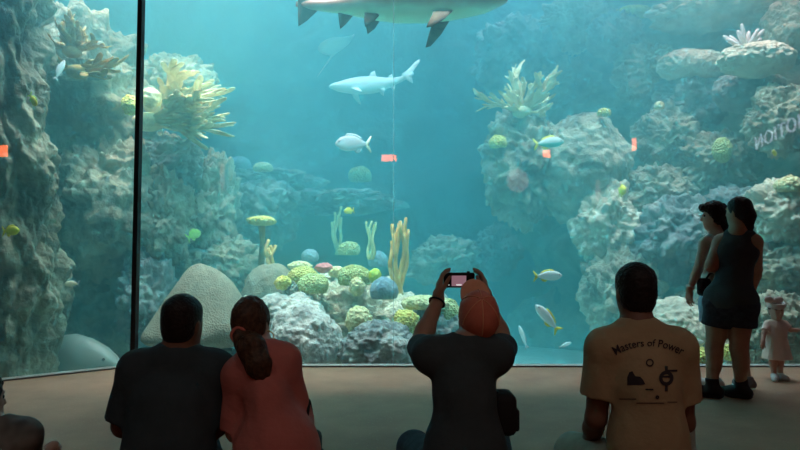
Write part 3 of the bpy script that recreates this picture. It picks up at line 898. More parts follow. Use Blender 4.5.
def sdf_mesh(prims, vox=.006, smooth=2):
    adds = [p for p in prims if p.get('op', 'add') == 'add']
    lo = np.min([bounds(p)[0] for p in adds], 0) - 4 * vox
    hi = np.max([bounds(p)[1] for p in adds], 0) + 4 * vox
    n = np.ceil((hi - lo) / vox).astype(int) + 1
    F = np.full(n, 1.0, dtype=np.float32)
    ax = [lo[i] + vox * np.arange(n[i]) for i in range(3)]
    for p in prims:
        b0, b1 = bounds(p)
        mg = p['k'] + 3 * vox
        i0 = np.maximum(((b0 - mg - lo) / vox).astype(int), 0)
        i1 = np.minimum(((b1 + mg - lo) / vox).astype(int) + 2, n)
        if (i1 <= i0).any(): continue
        sl = tuple(slice(i0[i], i1[i]) for i in range(3))
        X, Y, Z = np.meshgrid(ax[0][sl[0]], ax[1][sl[1]], ax[2][sl[2]], indexing='ij')
        if p['t'] == 'rc':
            ba = p['b'] - p['a']; L2 = max(ba.dot(ba), 1e-12)
            x, y, z = X - p['a'][0], Y - p['a'][1], Z - p['a'][2]
            t = np.clip((x * ba[0] + y * ba[1] + z * ba[2]) / L2, 0, 1)
            d = np.sqrt((x - t * ba[0]) ** 2 + (y - t * ba[1]) ** 2 + (z - t * ba[2]) ** 2) - (p['ra'] + (p['rb'] - p['ra']) * t)
        else:
            x, y, z = X - p['c'][0], Y - p['c'][1], Z - p['c'][2]
            R = p['R']; r = p['r']
            lx = (R[0, 0] * x + R[0, 1] * y + R[0, 2] * z); ly = (R[1, 0] * x + R[1, 1] * y + R[1, 2] * z); lz = (R[2, 0] * x + R[2, 1] * y + R[2, 2] * z)
            k0 = np.sqrt((lx / r[0]) ** 2 + (ly / r[1]) ** 2 + (lz / r[2]) ** 2)
            k1 = np.sqrt((lx / r[0] ** 2) ** 2 + (ly / r[1] ** 2) ** 2 + (lz / r[2] ** 2) ** 2)
            d = np.where(k1 > 1e-9, k0 * (k0 - 1) / np.maximum(k1, 1e-9), -r.min())
        if p.get('cut'):
            for q, nn in p['cut']:
                nn = V(nn) / np.linalg.norm(nn)
                d = np.maximum(d, (X - q[0]) * nn[0] + (Y - q[1]) * nn[1] + (Z - q[2]) * nn[2])
        A = F[sl]; k = p['k']
        if p.get('op') == 'sub':
            d = -d
            h = np.maximum(k - np.abs(A - d), 0) / k
            F[sl] = np.maximum(A, d) + h * h * k * .25
        else:
            h = np.maximum(k - np.abs(A - d), 0) / k
            F[sl] = np.minimum(A, d) - h * h * k * .25
    ins = F < 0
    c = np.zeros(n - 1, dtype=np.int8)
    for i in (0, 1):
        for j in (0, 1):
            for k in (0, 1):
                c += ins[i:n[0] - 1 + i, j:n[1] - 1 + j, k:n[2] - 1 + k]
    act = np.argwhere((c > 0) & (c < 8))
    idx = np.full(n - 1, -1, dtype=np.int32)
    idx[act[:, 0], act[:, 1], act[:, 2]] = np.arange(len(act))
    s = np.zeros((len(act), 3)); w = np.zeros(len(act))
    cr = [(i, j, k) for i in (0, 1) for j in (0, 1) for k in (0, 1)]
    for a in cr:
        for axn in range(3):
            if a[axn]: continue
            b = list(a); b[axn] = 1
            fa = F[act[:, 0] + a[0], act[:, 1] + a[1], act[:, 2] + a[2]]; fb = F[act[:, 0] + b[0], act[:, 1] + b[1], act[:, 2] + b[2]]
            m = (fa < 0) != (fb < 0)
            t = np.where(m, fa / np.where(m, fa - fb, 1), 0)
            for q in range(3):
                s[:, q] += np.where(m, a[q] + (t if q == axn else 0), 0)
            w += m
    verts = lo + vox * (act + s / w[:, None])
    faces = []
    for axn in range(3):
        o1, o2 = [(1, 2), (2, 0), (0, 1)][axn]
        sa = [slice(None)] * 3; sb = [slice(None)] * 3
        sa[axn] = slice(0, n[axn] - 1); sb[axn] = slice(1, n[axn])
        A = ins[tuple(sa)]; B = ins[tuple(sb)]
        e = np.argwhere(A != B)
        ok = (e[:, o1] > 0) & (e[:, o2] > 0) & (e[:, o1] < n[o1] - 1) & (e[:, o2] < n[o2] - 1)
        e = e[ok]
        flip = ~A[e[:, 0], e[:, 1], e[:, 2]]
        q = []
        for d1, d2 in ((-1, -1), (0, -1), (0, 0), (-1, 0)):
            g = e.copy(); g[:, o1] += d1; g[:, o2] += d2
            q.append(idx[g[:, 0], g[:, 1], g[:, 2]])
        q = np.stack(q, 1)
        q[flip] = q[flip][:, ::-1]
        faces.append(q)
    faces = np.concatenate(faces)
    E = np.concatenate([faces[:, [0, 1]], faces[:, [1, 2]], faces[:, [2, 3]], faces[:, [3, 0]]])
    for _ in range(smooth):
        acc = np.zeros_like(verts); cnt = np.zeros(len(verts))
        for cc in range(3):
            acc[:, cc] = np.bincount(E[:, 0], verts[E[:, 1], cc], len(verts)) + np.bincount(E[:, 1], verts[E[:, 0], cc], len(verts))
        cnt = np.bincount(E[:, 0], minlength=len(verts)) + np.bincount(E[:, 1], minlength=len(verts))
        verts = .5 * verts + .5 * acc / cnt[:, None]
    return verts, faces


def sdf_obj(name, prims, mat, parent, vox=.006, smooth=2, wrinkle=0, wscale=14, stretch=(1, 1, 1)):
    v, f = sdf_mesh(prims, vox, smooth)
    o = mesh_obj(name, v.tolist(), f.tolist(), mat, parent, world=True)
    if wrinkle:
        me = o.data
        nrm = [vv.normal.copy() for vv in me.vertices]
        for vv, nn in zip(me.vertices, nrm):
            p = Vector((vv.co.x * stretch[0], vv.co.y * stretch[1], vv.co.z * stretch[2])) * wscale
            vv.co += nn * (wrinkle * (noise.noise(p) + .5 * noise.noise(p * 2.1)))
        me.update()
    return o


def lerp(a, b, t): return V(a) * (1 - t) + V(b) * t
def unit(v): return V(v) / np.linalg.norm(v)


def hand_prims(wr, d, pn, side, curl=.35, s=1.0, spread=.10, thumb=.6):
    """wr wrist, d finger direction, pn palm-facing normal, side thumb direction; curled fingers"""
    d = unit(d); pn = V(pn); pn = unit(pn - d * pn.dot(d)); sd = V(side); sd = sd - d * sd.dot(d) - pn * sd.dot(pn); sd = unit(sd)
    P = [RC(wr, wr + d * .03 * s, .026 * s, .028 * s, .015)]
    kn = []
    for i, off in enumerate((.030, .010, -.010, -.029)):
        b = wr + d * (.090 - .006 * abs(i - 1.2)) * s + sd * off * s
        P.append(RC(wr + d * .02 * s + sd * off * .55 * s, b, .015 * s, .0125 * s, .012))
        kn.append(b)
    for i, b in enumerate(kn):
        ln = (.074, .083, .077, .060)[i] * s
        dd = unit(d + sd * spread * (1.5 - i) * .6); p = b
        for j, (fr, rr) in enumerate(((.45, .0090), (.30, .0080), (.25, .0072))):
            a = curl * (.6 + .6 * j)
            dd = unit(dd * math.cos(a) + pn * math.sin(a)) if a else dd
            q = p + dd * ln * fr
            P.append(RC(p, q, rr * s * 1.05, rr * s * .95, .003))
            p = q
    t0 = wr + d * .025 * s + sd * .022 * s
    td = unit(d * .65 + sd * thumb + pn * .35)
    t1 = t0 + td * .042 * s; t2 = t1 + unit(td + d * .3) * .032 * s; t3 = t2 + unit(td + d * .6 + pn * .2) * .024 * s
    P += [RC(t0, t1, .015 * s, .0115 * s, .012), RC(t1, t2, .011 * s, .0095 * s, .003), RC(t2, t3, .0095 * s, .0078 * s, .003)]
    return P


def head_prims(c, hf, hu, s=1.0):
    R = frame(np.cross(V(hf), V(hu)), hu)
    r, f, u = R
    c = V(c)
    P = [EL(c + u * .025 * s - f * .01 * s, (.076 * s, .096 * s, .098 * s), R, .03),
         EL(c - u * .035 * s + f * .022 * s, (.062 * s, .074 * s, .085 * s), R, .04),
         RC(c - u * .088 * s + f * .058 * s, c - u * .062 * s + f * .02 * s, .026 * s, .045 * s, .03),       # chin and jaw
         RC(c + u * .018 * s + f * .088 * s, c - u * .020 * s + f * .107 * s, .009 * s, .0135 * s, .012),    # nose
         EL(c - u * .050 * s + f * .086 * s, (.024 * s, .012 * s, .0065 * s), R, .006),                      # lips
         EL(c - u * .060 * s + f * .084 * s, (.020 * s, .012 * s, .0065 * s), R, .006),
         RC(c + u * .032 * s + f * .082 * s - r * .035 * s, c + u * .032 * s + f * .082 * s + r * .035 * s, .010 * s, .010 * s, .015)]
    for sg in (-1, 1):
        P.append(EL(c + r * sg * .077 * s - f * .012 * s - u * .012 * s, (.009 * s, .019 * s, .031 * s), R, .006))
        e = EL(c + r * sg * .031 * s + f * .092 * s + u * .012 * s, (.016 * s, .014 * s, .011 * s), R, .012); e['op'] = 'sub'
        P.append(e)
    return P, R


def person(label, J, skin, head_s=1.0, g=1.0, limb=1.0, vox=.006, hands=True, hs=None):
    """J: joints in world space. Returns (root, dict of useful frames). Body is ONE continuous surface."""
    root = empty('person', J['base'], label=label, cat='person')
    P = []
    right = V(J['shR']) - V(J['shL'])
    up = V(J['neck']) - V(J['pelvis'])
    T = frame(right, up)
    w = np.linalg.norm(right) / .36
    pel, ch, nk = V(J['pelvis']), V(J['chest']), V(J['neck'])
    hipT = frame(V(J['hipR']) - V(J['hipL']), up)
    tl = J['tl'] = min(1.0, np.linalg.norm(lerp(J['shL'], J['shR'], .5) - pel) / .50)
    P += [EL(pel, (.165 * w * g, .115 * g, .12), hipT, .06), EL(lerp(pel, ch, .5), (.142 * w * g, .105 * g, .16 * tl), T, .06),
          EL(ch, (.155 * w * g ** .6, .108 * g ** .6, .17 * tl), T, .06)]
    P.append(RC(lerp(J['shL'], J['shR'], .06), lerp(J['shL'], J['shR'], .94), .055 * limb, .055 * limb, .07))
    for a in ('L', 'R'):
        P.append(RC(nk, lerp(nk, J['sh' + a], .8), .055 * limb, .042 * limb, .05))
    hp, HR = head_prims(J['head'], J['hf'], J['hu'], head_s)
    P.append(RC(nk - unit(up) * .02, V(J['head']) - HR[2] * .055 * head_s - HR[1] * .012 * head_s, .062 * limb, .056 * limb * head_s ** .5, .035))
    P += hp
    for a in ('L', 'R'):
        sh, el, wr = V(J['sh' + a]), V(J['el' + a]), V(J['wr' + a])
        P += [RC(sh, el, .056 * limb, .042 * limb, .04), RC(el, lerp(el, wr, .35), .042 * limb, .041 * limb, .02), RC(lerp(el, wr, .3), wr, .041 * limb, .027 * limb, .02)]
        if hands:
            hd = J.get('hd' + a)
            d = unit(wr - el) if hd is None else V(hd[0])
            pn = V(hd[1]) if hd else V((0, 0, -1)); sd = V(hd[2]) if hd else V((1 if a == 'L' else -1, 0, .2))
            P += hand_prims(wr, d, pn, sd, hd[3] if hd and len(hd) > 3 else .35, hs or head_s, thumb=hd[4] if hd and len(hd) > 4 else .6)
        hip, kn, an = V(J['hip' + a]), V(J['kn' + a]), V(J['an' + a])
        P += [RC(hip, kn, .083 * limb * g ** .5, .056 * limb, .05), RC(kn, an, .054 * limb, .037 * limb, .03)]
        lg = unit(an - kn)
        back = V(J.get('back', (0, -1, 0)))
        back = back - lg * back.dot(lg)
        P.append(RC(lerp(kn, an, .18) + back * .018 * limb, lerp(kn, an, .45) + back * .016 * limb, .042 * limb, .040 * limb, .04))
        to = V(J['to' + a])
        P += [RC(an + V((0, 0, -.035 * head_s)), to, .036 * limb, .024 * limb, .03)]
    sdf_obj('body', P, skin, root, vox, 2)
    r, f, u = HR
    for sg in (-1, 1):
        c = V(J['head']) + r * sg * .031 * head_s + f * .080 * head_s + u * .012 * head_s
        b = MB(); b.ball(c, .0125 * head_s, 2); b.build('eye', MT['eye_dark'], root, world=True)
    return root, dict(T=T, HR=HR, hipT=hipT, w=w, up=unit(up))


def torso_cloth(J, I, g=1.0, ex=.014, k=.06, low=0.0, cutneck=True, limb=1.0, loose=1.0):
    pel, ch, nk = V(J['pelvis']), V(J['chest']), V(J['neck'])
    w, T = I['w'], I['T']
    P = [EL(pel - I['up'] * low, (.165 * w * g * loose + ex, .115 * g * loose + ex, .14 + ex), I['hipT'], k),
         EL(lerp(pel, ch, .5), (.145 * w * g * loose + ex, .108 * g * loose + ex, .17 * J['tl']), T, k),
         EL(ch, (.155 * w * g ** .6 + ex, .108 * g ** .6 + ex, .17 * J['tl'] + ex), T, k)]
    P.append(RC(lerp(J['shL'], J['shR'], .04), lerp(J['shL'], J['shR'], .96), .055 * limb + ex, .055 * limb + ex, .07))
    for a in ('L', 'R'):
        P.append(RC(nk, lerp(nk, J['sh' + a], .8), .050 * limb + ex, .042 * limb + ex, .05))
    return P


def sleeve(J, a, end, r0=.070, r1=.075, k=.04):
    sh, el = V(J['sh' + a]), V(J['el' + a])
    e = lerp(sh, el, end)
    d = unit(el - sh)
    return RC(sh, e + d * .05, r0, r1, k, cut=[(e, d)])


def neck_hole(J, I, r=.068, up=.075, tilt=.0):
    nk = V(J['neck'])
    c = nk + I['up'] * up + I['T'][1] * tilt
    p = EL(c, (r, r, .07), I['T'], .012); p['op'] = 'sub'
    return p


def cap_hair(J, I, s=1.0, thick=.012, down=-.06, front=.045, extra=(), flat=0):
    """close hair: shell over the skull, cut away from the face"""
    r, f, u = I['HR']; c = V(J['head'])
    P = [EL(c + u * .028 * s - f * .014 * s, (.076 * s + thick, .096 * s + thick, .098 * s + thick), I['HR'], .03,
            cut=[(c + f * front * s, unit(f - u * .55)), (c + u * down * s, -u)]),
         EL(c - u * .035 * s - f * .035 * s, (.064 * s + thick * .6, .055 * s + thick, .07 * s), I['HR'], .03,
            cut=[(c - f * .0 * s, f), (c + u * (down - .03) * s, -u)])]
    if flat: P.append(EL(c + u * .062 * s - f * .014 * s, (.071 * s + thick, .086 * s + thick, .048 * s + thick), I['HR'], .02))
    return P + list(extra)


def shoe(an, to, sole_m, up_m, root, s=1.0, high=.015):
    an, to = V(an), V(to)
    d = to - an; d[2] = 0; d = unit(d)
    heel = an - d * .045 * s; heel[2] = an[2]
    zf = an[2] - .085 * s
    b = V((heel[0], heel[1], zf + .045 * s)); t = V((to[0], to[1], zf + .036 * s)); m = lerp(b, t, .62)
    flat = [((0, 0, zf + .012 * s), (0, 0, -1))]
    P = [RC(b, m, .040 * s, .043 * s, .03, flat), RC(m, t, .043 * s, .034 * s, .03, flat),
         RC(an - d * .005 * s, an + V((0, 0, high * s)), .046 * s, .046 * s, .03, [(an + V((0, 0, (high + .007) * s)), (0, 0, 1))])]
    o = sdf_obj('shoe', P, up_m, root, .006)
    S = [RC(b, m, .044 * s, .047 * s, .02, [((0, 0, zf), (0, 0, -1)), ((0, 0, zf + .022 * s), (0, 0, 1))]),
         RC(m, t, .047 * s, .038 * s, .02, [((0, 0, zf), (0, 0, -1)), ((0, 0, zf + .022 * s), (0, 0, 1))])]
    sdf_obj('sole', S, sole_m, o, .006)
    return o


STEP = .17


def seat_joints(px_, head_y, Y, shy, half, lean=0.0, slouch=.0, knee_x=.12, sw=0.0, knee_up=.30):
    """seated on the step, back to the camera; shoulder line at pixel row shy, half = shoulder half-width in px"""
    s = m_per_px(Y)
    hips = at(px_ + lean, 400, Y); hips.z = STEP + .10; hips.y = Y - .02
    J = {}
    J['base'] = (hips.x, hips.y, STEP)
    J['pelvis'] = (hips.x, hips.y, STEP + .12)
    shz = at(px_, shy, Y).z
    shx = at(px_, shy, Y).x
    yb = Y + slouch
    J['shL'] = (shx - half * s, yb, shz); J['shR'] = (shx + half * s, yb, shz)
    J['neck'] = (shx, yb - .01, shz + .055)
    J['chest'] = tuple(lerp(J['pelvis'], (shx, yb, shz), .66) + V((0, -.02, 0)))
    for a, sg in (('L', -1), ('R', 1)):
        J['hip' + a] = (hips.x + sg * .10, Y + .02, STEP + .10)
        J['kn' + a] = (hips.x * (Y + .40) / Y + sg * knee_x, Y + .40, STEP + knee_up - .25 + .12)
        J['an' + a] = (hips.x * (Y + .5) / Y + sg * knee_x * .8, Y + .52, .09)
        J['to' + a] = (hips.x * (Y + .62) / Y + sg * knee_x, Y + .66, .035)
    J['back'] = (0, -.4, -1)
    return J


def pants(J, I, end, r0=.10, r1=.075, pel=(.18, .135, .13), g=1.0, k=.05, z=0.0):
    P = [EL(V(J['pelvis']) - I['up'] * .02, (pel[0] * g, pel[1] * g, pel[2]), I['hipT'], k)]
    for a in ('L', 'R'):
        hip, kn, an = V(J['hip' + a]), V(J['kn' + a]), V(J['an' + a])
        if end <= 1:
            e = lerp(hip, kn, end); d = unit(kn - hip)
            P.append(RC(hip, e + d * .04, r0, r1, k, cut=[(e, d)]))
        else:
            P.append(RC(hip, kn, r0, r1, k))
            e = lerp(kn, an, end - 1); d = unit(an - kn)
            P.append(RC(kn, e + d * .03, r1, r1 * .8, .03, cut=[(e, d)]))
    return P


# ---- 1. man in black, far left of the seated row
Y = 2.64
J = seat_joints(171, 0, Y, 374, 39, 0, .06)
J['head'] = tuple(V(at(183, 323.5, Y + .05)))
J['hf'] = (.22, 1, -.05); J['hu'] = (.03, .06, 1)
J['neck'] = tuple(V(at(178, 356, Y + .04)))
J['elL'] = tuple(V(at(124, 425, Y + .06))); J['elR'] = tuple(V(at(216, 425, Y + .08)))
J['wrL'] = tuple(V(J['pelvis']) + V((-.12, .34, .12))); J['wrR'] = tuple(V(J['pelvis']) + V((.10, .36, .12)))
J['hdL'] = ((.5, .8, -.3), (0, 0, -1), (1, 0, 0)); J['hdR'] = ((-.5, .8, -.3), (0, 0, -1), (-1, 0, 0))
root, I = person('large seated man in a plain black shirt, short dark hair', J, MT['skin_brown'], .96, 1.18, 1.15)
P = torso_cloth(J, I, 1.25, .016, limb=1.18) + [sleeve(J, 'L', .93, .082, .080), sleeve(J, 'R', .93, .082, .080), neck_hole(J, I, .075, .085)]
sdf_obj('shirt', P, MT['cloth_navy'], root, .007, 2, .006, 9, (1, 1, .5))
sdf_obj('hair', cap_hair(J, I, .96, .005, -.05, flat=1), MT['hair_black'], root, .005, 2)
sdf_obj('trousers', pants(J, I, 1.9, .115, .08, (.20, .15, .13), 1.1), MT['cloth_black'], root, .008)
for a in 'LR': shoe(J['an' + a], J['to' + a], MT['shoe_grey'], MT['shoe_black'], root)

# ---- 2. woman with the ponytail
Y = 2.58
J = seat_joints(263, 0, Y, 368, 31, 18, .06, .04)
J['shL'] = tuple(V(at(240, 376, Y + .05))); J['shR'] = tuple(V(at(284, 362, Y + .07)))
J['head'] = tuple(V(at(252, 324, Y + .07))); J['hf'] = (.25, 1, -.1); J['hu'] = (-.06, .08, 1)
J['neck'] = tuple(V(at(260, 351, Y + .05)))
J['elL'] = tuple(V(at(236, 432, Y + .06))); J['elR'] = tuple(V(at(300, 425, Y + .12)))
J['wrL'] = tuple(V(J['pelvis']) + V((-.14, .33, .10))); J['wrR'] = tuple(V(J['pelvis']) + V((.06, .36, .12)))
J['hdL'] = ((.5, .8, -.3), (0, 0, -1), (1, 0, 0)); J['hdR'] = ((-.5, .8, -.3), (0, 0, -1), (-1, 0, 0))
root, I = person('seated woman in a coral red top with a brown ponytail', J, MT['skin_light'], .85, .95, .92)
P = torso_cloth(J, I, 1.02, .016, limb=.98, loose=1.05) + [sleeve(J, 'L', .95, .064, .062), sleeve(J, 'R', .95, .066, .062), neck_hole(J, I, .062, .07)]
P.append(EL(lerp(J['pelvis'], J['chest'], .25), (.175, .14, .16), I['T'], .06))
sdf_obj('top', P, MT['cloth_red'], root, .006, 2, .006, 10, (1, 1, .5))
r, f, u = I['HR']; c = V(J['head'])
tie = c - f * .090 - u * .040 - r * .010
hair = sdf_obj('hair', cap_hair(J, I, .85, .010, -.062, .05), MT['hair_brown'], root, .005, 2, .004, 60, (1, 1, .25))
pt = [tie, V(at(251, 347, Y - .035)), V(at(258, 364, Y - .05)), V(at(265, 386, Y - .055))]
PP = [RC(pt[0], pt[1], .030, .052, .03), RC(pt[1], pt[2], .052, .050, .03), RC(pt[2], pt[3], .046, .012, .03)]
sdf_obj('ponytail', PP, MT['hair_brown'], hair, .005, 1, .006, 40, (1.2, 1, .25))
b = MB(); b.loft([tie - f * .004 + V((.028 * math.cos(a), 0, .028 * math.sin(a))) for a in [2 * PI * i / 16 for i in range(17)]], [.009] * 17, 8); b.build('hair_tie', MT['bag_pink'], hair, world=True)
ec = c + r * .072 - u * .058 - f * .01
b = MB(); b.loft([ec + V((.026 * math.cos(a), .006 * math.sin(a), .026 * math.sin(a))) for a in [2 * PI * i / 24 for i in range(25)]], [.0028] * 25, 6); b.build('hoop_earring', MT['gold'], root, world=True)
sdf_obj('trousers', pants(J, I, 1.9, .10, .07, (.18, .14, .12)), MT['denim'], root, .008)
for a in 'LR': shoe(J['an' + a], J['to' + a], MT['shoe_white'], MT['shoe_grey'], root, .92)
# bag on her right side
bg = at(307, 408, Y + .06)
t = empty('handbag', (bg.x, bg.y, STEP), label='small dark handbag at the right elbow of the ponytail woman', cat='bag')
b = MB(); b.bevel_box((0, .04, .12), (.10, .18, .22), .03); b.build('body', MT['nylon'], t)
b = MB(); b.loft([(0, -.03, .22), (0, -.02, .31), (0, .04, .36), (0, .10, .31), (0, .11, .22)], [.010] * 5, 8); b.build('strap', MT['nylon'], t)

# ---- 3. photographer with the orange cap
Y = 2.62
J = seat_joints(463, 0, Y, 356, 33, 2, .02)
J['head'] = tuple(V(at(478, 318, Y + .05))); J['hf'] = (-.04, .68, .73); J['hu'] = (.02, -.73, .68)
J['neck'] = tuple(V(at(470, 345, Y + .01)))
J['elL'] = tuple(V(at(419, 346, Y + .26))); J['elR'] = tuple(V(at(504, 346, Y + .26)))
J['knL'] = tuple(V(at(414, 448, Y + .36)))
J['wrL'] = tuple(V(at(438, 300, Y + .40))); J['wrR'] = tuple(V(at(487, 300, Y + .40)))
J['hdL'] = ((.10, .25, 1), (1, .1, -.1), (.1, -1, .2), .42, .55); J['hdR'] = ((-.10, .25, 1), (-1, .1, -.1), (-.1, -1, .2), .42, .55)
root, I = person('seated photographer in a black T-shirt and orange cap, both arms raised', J, MT['skin_tan'], .95, 1.0, 1.05, vox=.005, hs=1.0)
P = torso_cloth(J, I, 1.0, .014, limb=1.0) + [sleeve(J, 'L', .88, .068, .062), sleeve(J, 'R', .88, .068, .062), neck_hole(J, I, .068, .08)]
P.append(EL(lerp(J['pelvis'], J['chest'], .2), (.168, .135, .16), I['T'], .06))
sdf_obj('t_shirt', P, MT['cloth_black'], root, .007, 2, .006, 9, (1, 1, .5))
r, f, u = I['HR']; c = V(J['head'])
sdf_obj('hair', cap_hair(J, I, .95, .005, -.075), MT['hair_black'], root, .005, 2)
cap = sdf_obj('cap', [EL(c + u * .030 - f * .010, (.084, .104, .104), I['HR'], .02, cut=[(c + u * .004, -u)]), EL(c + u * .133 - f * .008, (.010, .010, .006), I['HR'], .004)], MT['cap_orange'], root, .005, 1)
bm_ = [EL(c + u * .020 + f * .104, (.066, .080, .012), frame(r, u - f * .25), .01, cut=[(c + f * .085, -f)])]
sdf_obj('bill', bm_, MT['cap_bill'], cap, .004, 1)
for q in range(6):
    a = PI * q / 3 + .5
    pts = []
    for i in range(9):
        e = (PI / 2 - .08) * i / 8 + .06
        pts.append(c + u * .030 - f * .010 + (r * math.cos(a) * .0855 + f * math.sin(a) * .1055) * math.cos(e) + u * .1055 * math.sin(e))
    MB().loft(pts, [.0022] * 9, 6).build('seam', MT['cap_bill'], cap, world=True)
sdf_obj('trousers', pants(J, I, 1.9, .105, .075, (.185, .14, .13)), MT['denim'], root, .008)
for a in 'LR': shoe(J['an' + a], J['to' + a], MT['shoe_white'], MT['shoe_grey'], root)
b = MB(); wl = V(J['wrL']); dl = unit(wl - V(J['elL'])); q1 = unit(np.cross(dl, (0, 1, 0))); q2 = np.cross(dl, q1)
b.loft([wl - dl * .01 + (q1 * math.cos(a) + q2 * math.sin(a)) * .033 for a in [2 * PI * i / 20 for i in range(21)]], [(.012, .005)] * 21, 8); b.build('watch', MT['plastic'], root, world=True)
# the camera he holds up
cc = at(459, 280, Y + .47)
t = empty('camera', cc, (.10, 0, .02), 'small black camera with a lit screen held up by the photographer', 'camera')
b = MB(); b.bevel_box((0, 0, 0), (.150, .028, .072), .008); b.build('body', MT['plastic'], t)
MB().box((-.002, -.0148, -.002), (.070, .002, .050)).build('screen', emission('lit_camera_screen', (.55, .30, .38), .36), t, smooth=False)
MB().box((-.002, -.0162, -.021), (.024, .001, .006)).build('screen_bar', emission('screen_white', (.9, .85, .85), .8), t, smooth=False)
b = MB(); b.loft([(0, .012, .002), (0, .034, .002), (0, .042, .002)], [.028, .027, .022], 24); b.build('lens', MT['plastic'], t)
b = MB(); b.loft([(.045, 0, .034), (.045, 0, .042)], [.008, .007], 12); b.build('shutter_button', MT['plastic'], t)
b = MB(); b.ball((-.050, -.0145, -.022), (.003, .0015, .003), 2); b.build('indicator_lamp', emission('screen_led', (.8, .9, .85), .6), t)
# waist bag on his right
bg = at(500, 412, Y + .04)
t = empty('waist_bag', (bg.x, bg.y, STEP), label='black waist bag at the right hip of the photographer', cat='bag')
hz = bg.z - STEP
b = MB(); b.bevel_box((.01, 0, hz), (.10, .15, .17), .03); b.build('body', MT['nylon'], t)
b = MB(); b.bevel_box((.055, -.01, hz - .02), (.03, .11, .09), .012); b.build('pocket', MT['nylon'], t)
b = MB(); b.loft([(-.01, .0, hz + .07), (-.05, -.07, hz + .11), (-.12, -.14, hz + .12)], [(.016, .004)] * 3, 8); b.build('strap', MT['nylon'], t)
b = MB(); b.loft([(.0, 0, hz - .08), (-.01, .0, hz - .2), (-.02, 0, 0)], [.012, .01, .01], 8); b.build('loose_strap', MT['nylon'], t)

# ---- 4. man in the yellow printed T-shirt
Y = 2.62
J = seat_joints(641, 0, Y, 347, 38, 5, .0)
J['head'] = tuple(V(at(635, 292.5, Y + .05))); J['hf'] = (-.02, 1, .0); J['hu'] = (0, .03, 1)
J['neck'] = tuple(V(at(637, 328, Y + .02)))
J['elL'] = tuple(V(at(596, 418, Y + .04))); J['elR'] = tuple(V(at(684, 422, Y + .06)))
J['wrL'] = tuple(V(at(588, 446, Y + .30))); J['wrR'] = tuple(V(J['pelvis']) + V((.12, .36, .15)))
J['hdL'] = ((-.1, .8, -.5), (0, 0, -1), (1, 0, 0)); J['hdR'] = ((-.5, .8, -.3), (0, 0, -1), (-1, 0, 0))
J['knL'] = tuple(V(at(570, 452, Y + .38))); J['anL'] = (J['knL'][0] + .03, Y + .50, .09); J['toL'] = (J['knL'][0], Y + .64, .035)
root, I = person('seated man in a mustard yellow T-shirt with dark back print', J, MT['skin_brown'], .96, .86, 1.0)
P = torso_cloth(J, I, .88, .014, limb=1.0, loose=1.0) + [sleeve(J, 'L', .68, .068, .076), sleeve(J, 'R', .70, .068, .076), neck_hole(J, I, .064, .075)]
P.append(EL(lerp(J['pelvis'], J['chest'], .3), (.158, .135, .17), I['T'], .06))
shirt = sdf_obj('t_shirt', P, MT['cloth_yellow'], root, .007, 2, .005, 9, (1, 1, .5))
sdf_obj('hair', cap_hair(J, I, .95, .007, -.055, flat=1), MT['hair_black'], root, .005, 2, .003, 90)
sdf_obj('shorts', pants(J, I, .98, .105, .095, (.185, .14, .13)), MT['khaki'], root, .008)
for a in 'LR': shoe(J['an' + a], J['to' + a], MT['shoe_white'], MT['shoe_grey'], root)
# print on his back: arched lettering and four small motifs laid on the cloth
rb = root.location
sv = [Vector(v.co) + rb for v in shirt.data.vertices]
bvh = BVHTree.FromPolygons(sv, [tuple(p.vertices) for p in shirt.data.polygons])


def on_shirt(px_, py_):
    """a point of the shirt's back at the given spot of the print"""
    p = at(px_, py_, Y)
    o_ = Vector((0, 0, CAM_Z))
    h = bvh.ray_cast(o_, (p - o_).normalized())
    return (h[0] if h[0] is not None else p) + Vector((0, -.0035, 0))


def print_mesh(name, polys2d):
    """polys2d: list of (verts2d in print pixels, faces)"""
    mb = MB()
    for v2, f2 in polys2d:
        mb.add([on_shirt(x, y) for x, y in v2], f2)
    return mb.build(name, MT['print_ink'], shirt, world=True, smooth=False)


def text_polys(txt, size, place):
    cu = bpy.data.curves.new('print_text', 'FONT'); cu.body = txt; cu.size = size; cu.align_x = 'CENTER'; cu.resolution_u = 3
    cu.offset = .06
    o = bpy.data.objects.new('print_text', cu); C.objects.link(o)
    dg = bpy.context.evaluated_depsgraph_get()
    me = bpy.data.meshes.new_from_object(o.evaluated_get(dg))
    vs = [place(v.co.x, v.co.y) for v in me.vertices]; fs = [tuple(p.vertices) for p in me.polygons]
    bpy.data.objects.remove(o); bpy.data.curves.remove(cu); bpy.data.meshes.remove(me)
    return vs, fs


RA = 62.0


def arch(x, y):
    a = x / RA
    hgt = 1 + .35 * abs(a) / .5
    return 648 + (RA + y * hgt) * math.sin(a), 346 + RA - (RA + y * hgt) * math.cos(a)


print_mesh('shirt_lettering', [text_polys('Masters of Power', 9.6, arch)])


def ring2d(cx, cy, r0, r1, n=24, sx=1):
    v = []
    for k in range(n):
        a = 2 * PI * k / n
        v += [(cx + sx * r0 * math.cos(a), cy + r0 * math.sin(a)), (cx + sx * r1 * math.cos(a), cy + r1 * math.sin(a))]
    return v, [(2 * k, 2 * k + 1, (2 * k + 3) % (2 * n), (2 * k + 2) % (2 * n)) for k in range(n)]


def grid2d(x0, y0, x1, y1, n=4):
    v = [(x0 + (x1 - x0) * i / n, y0 + (y1 - y0) * j / 1) for j in (0, 1) for i in range(n + 1)]
    return v, [(i, i + 1, n + 2 + i, n + 1 + i) for i in range(n)]


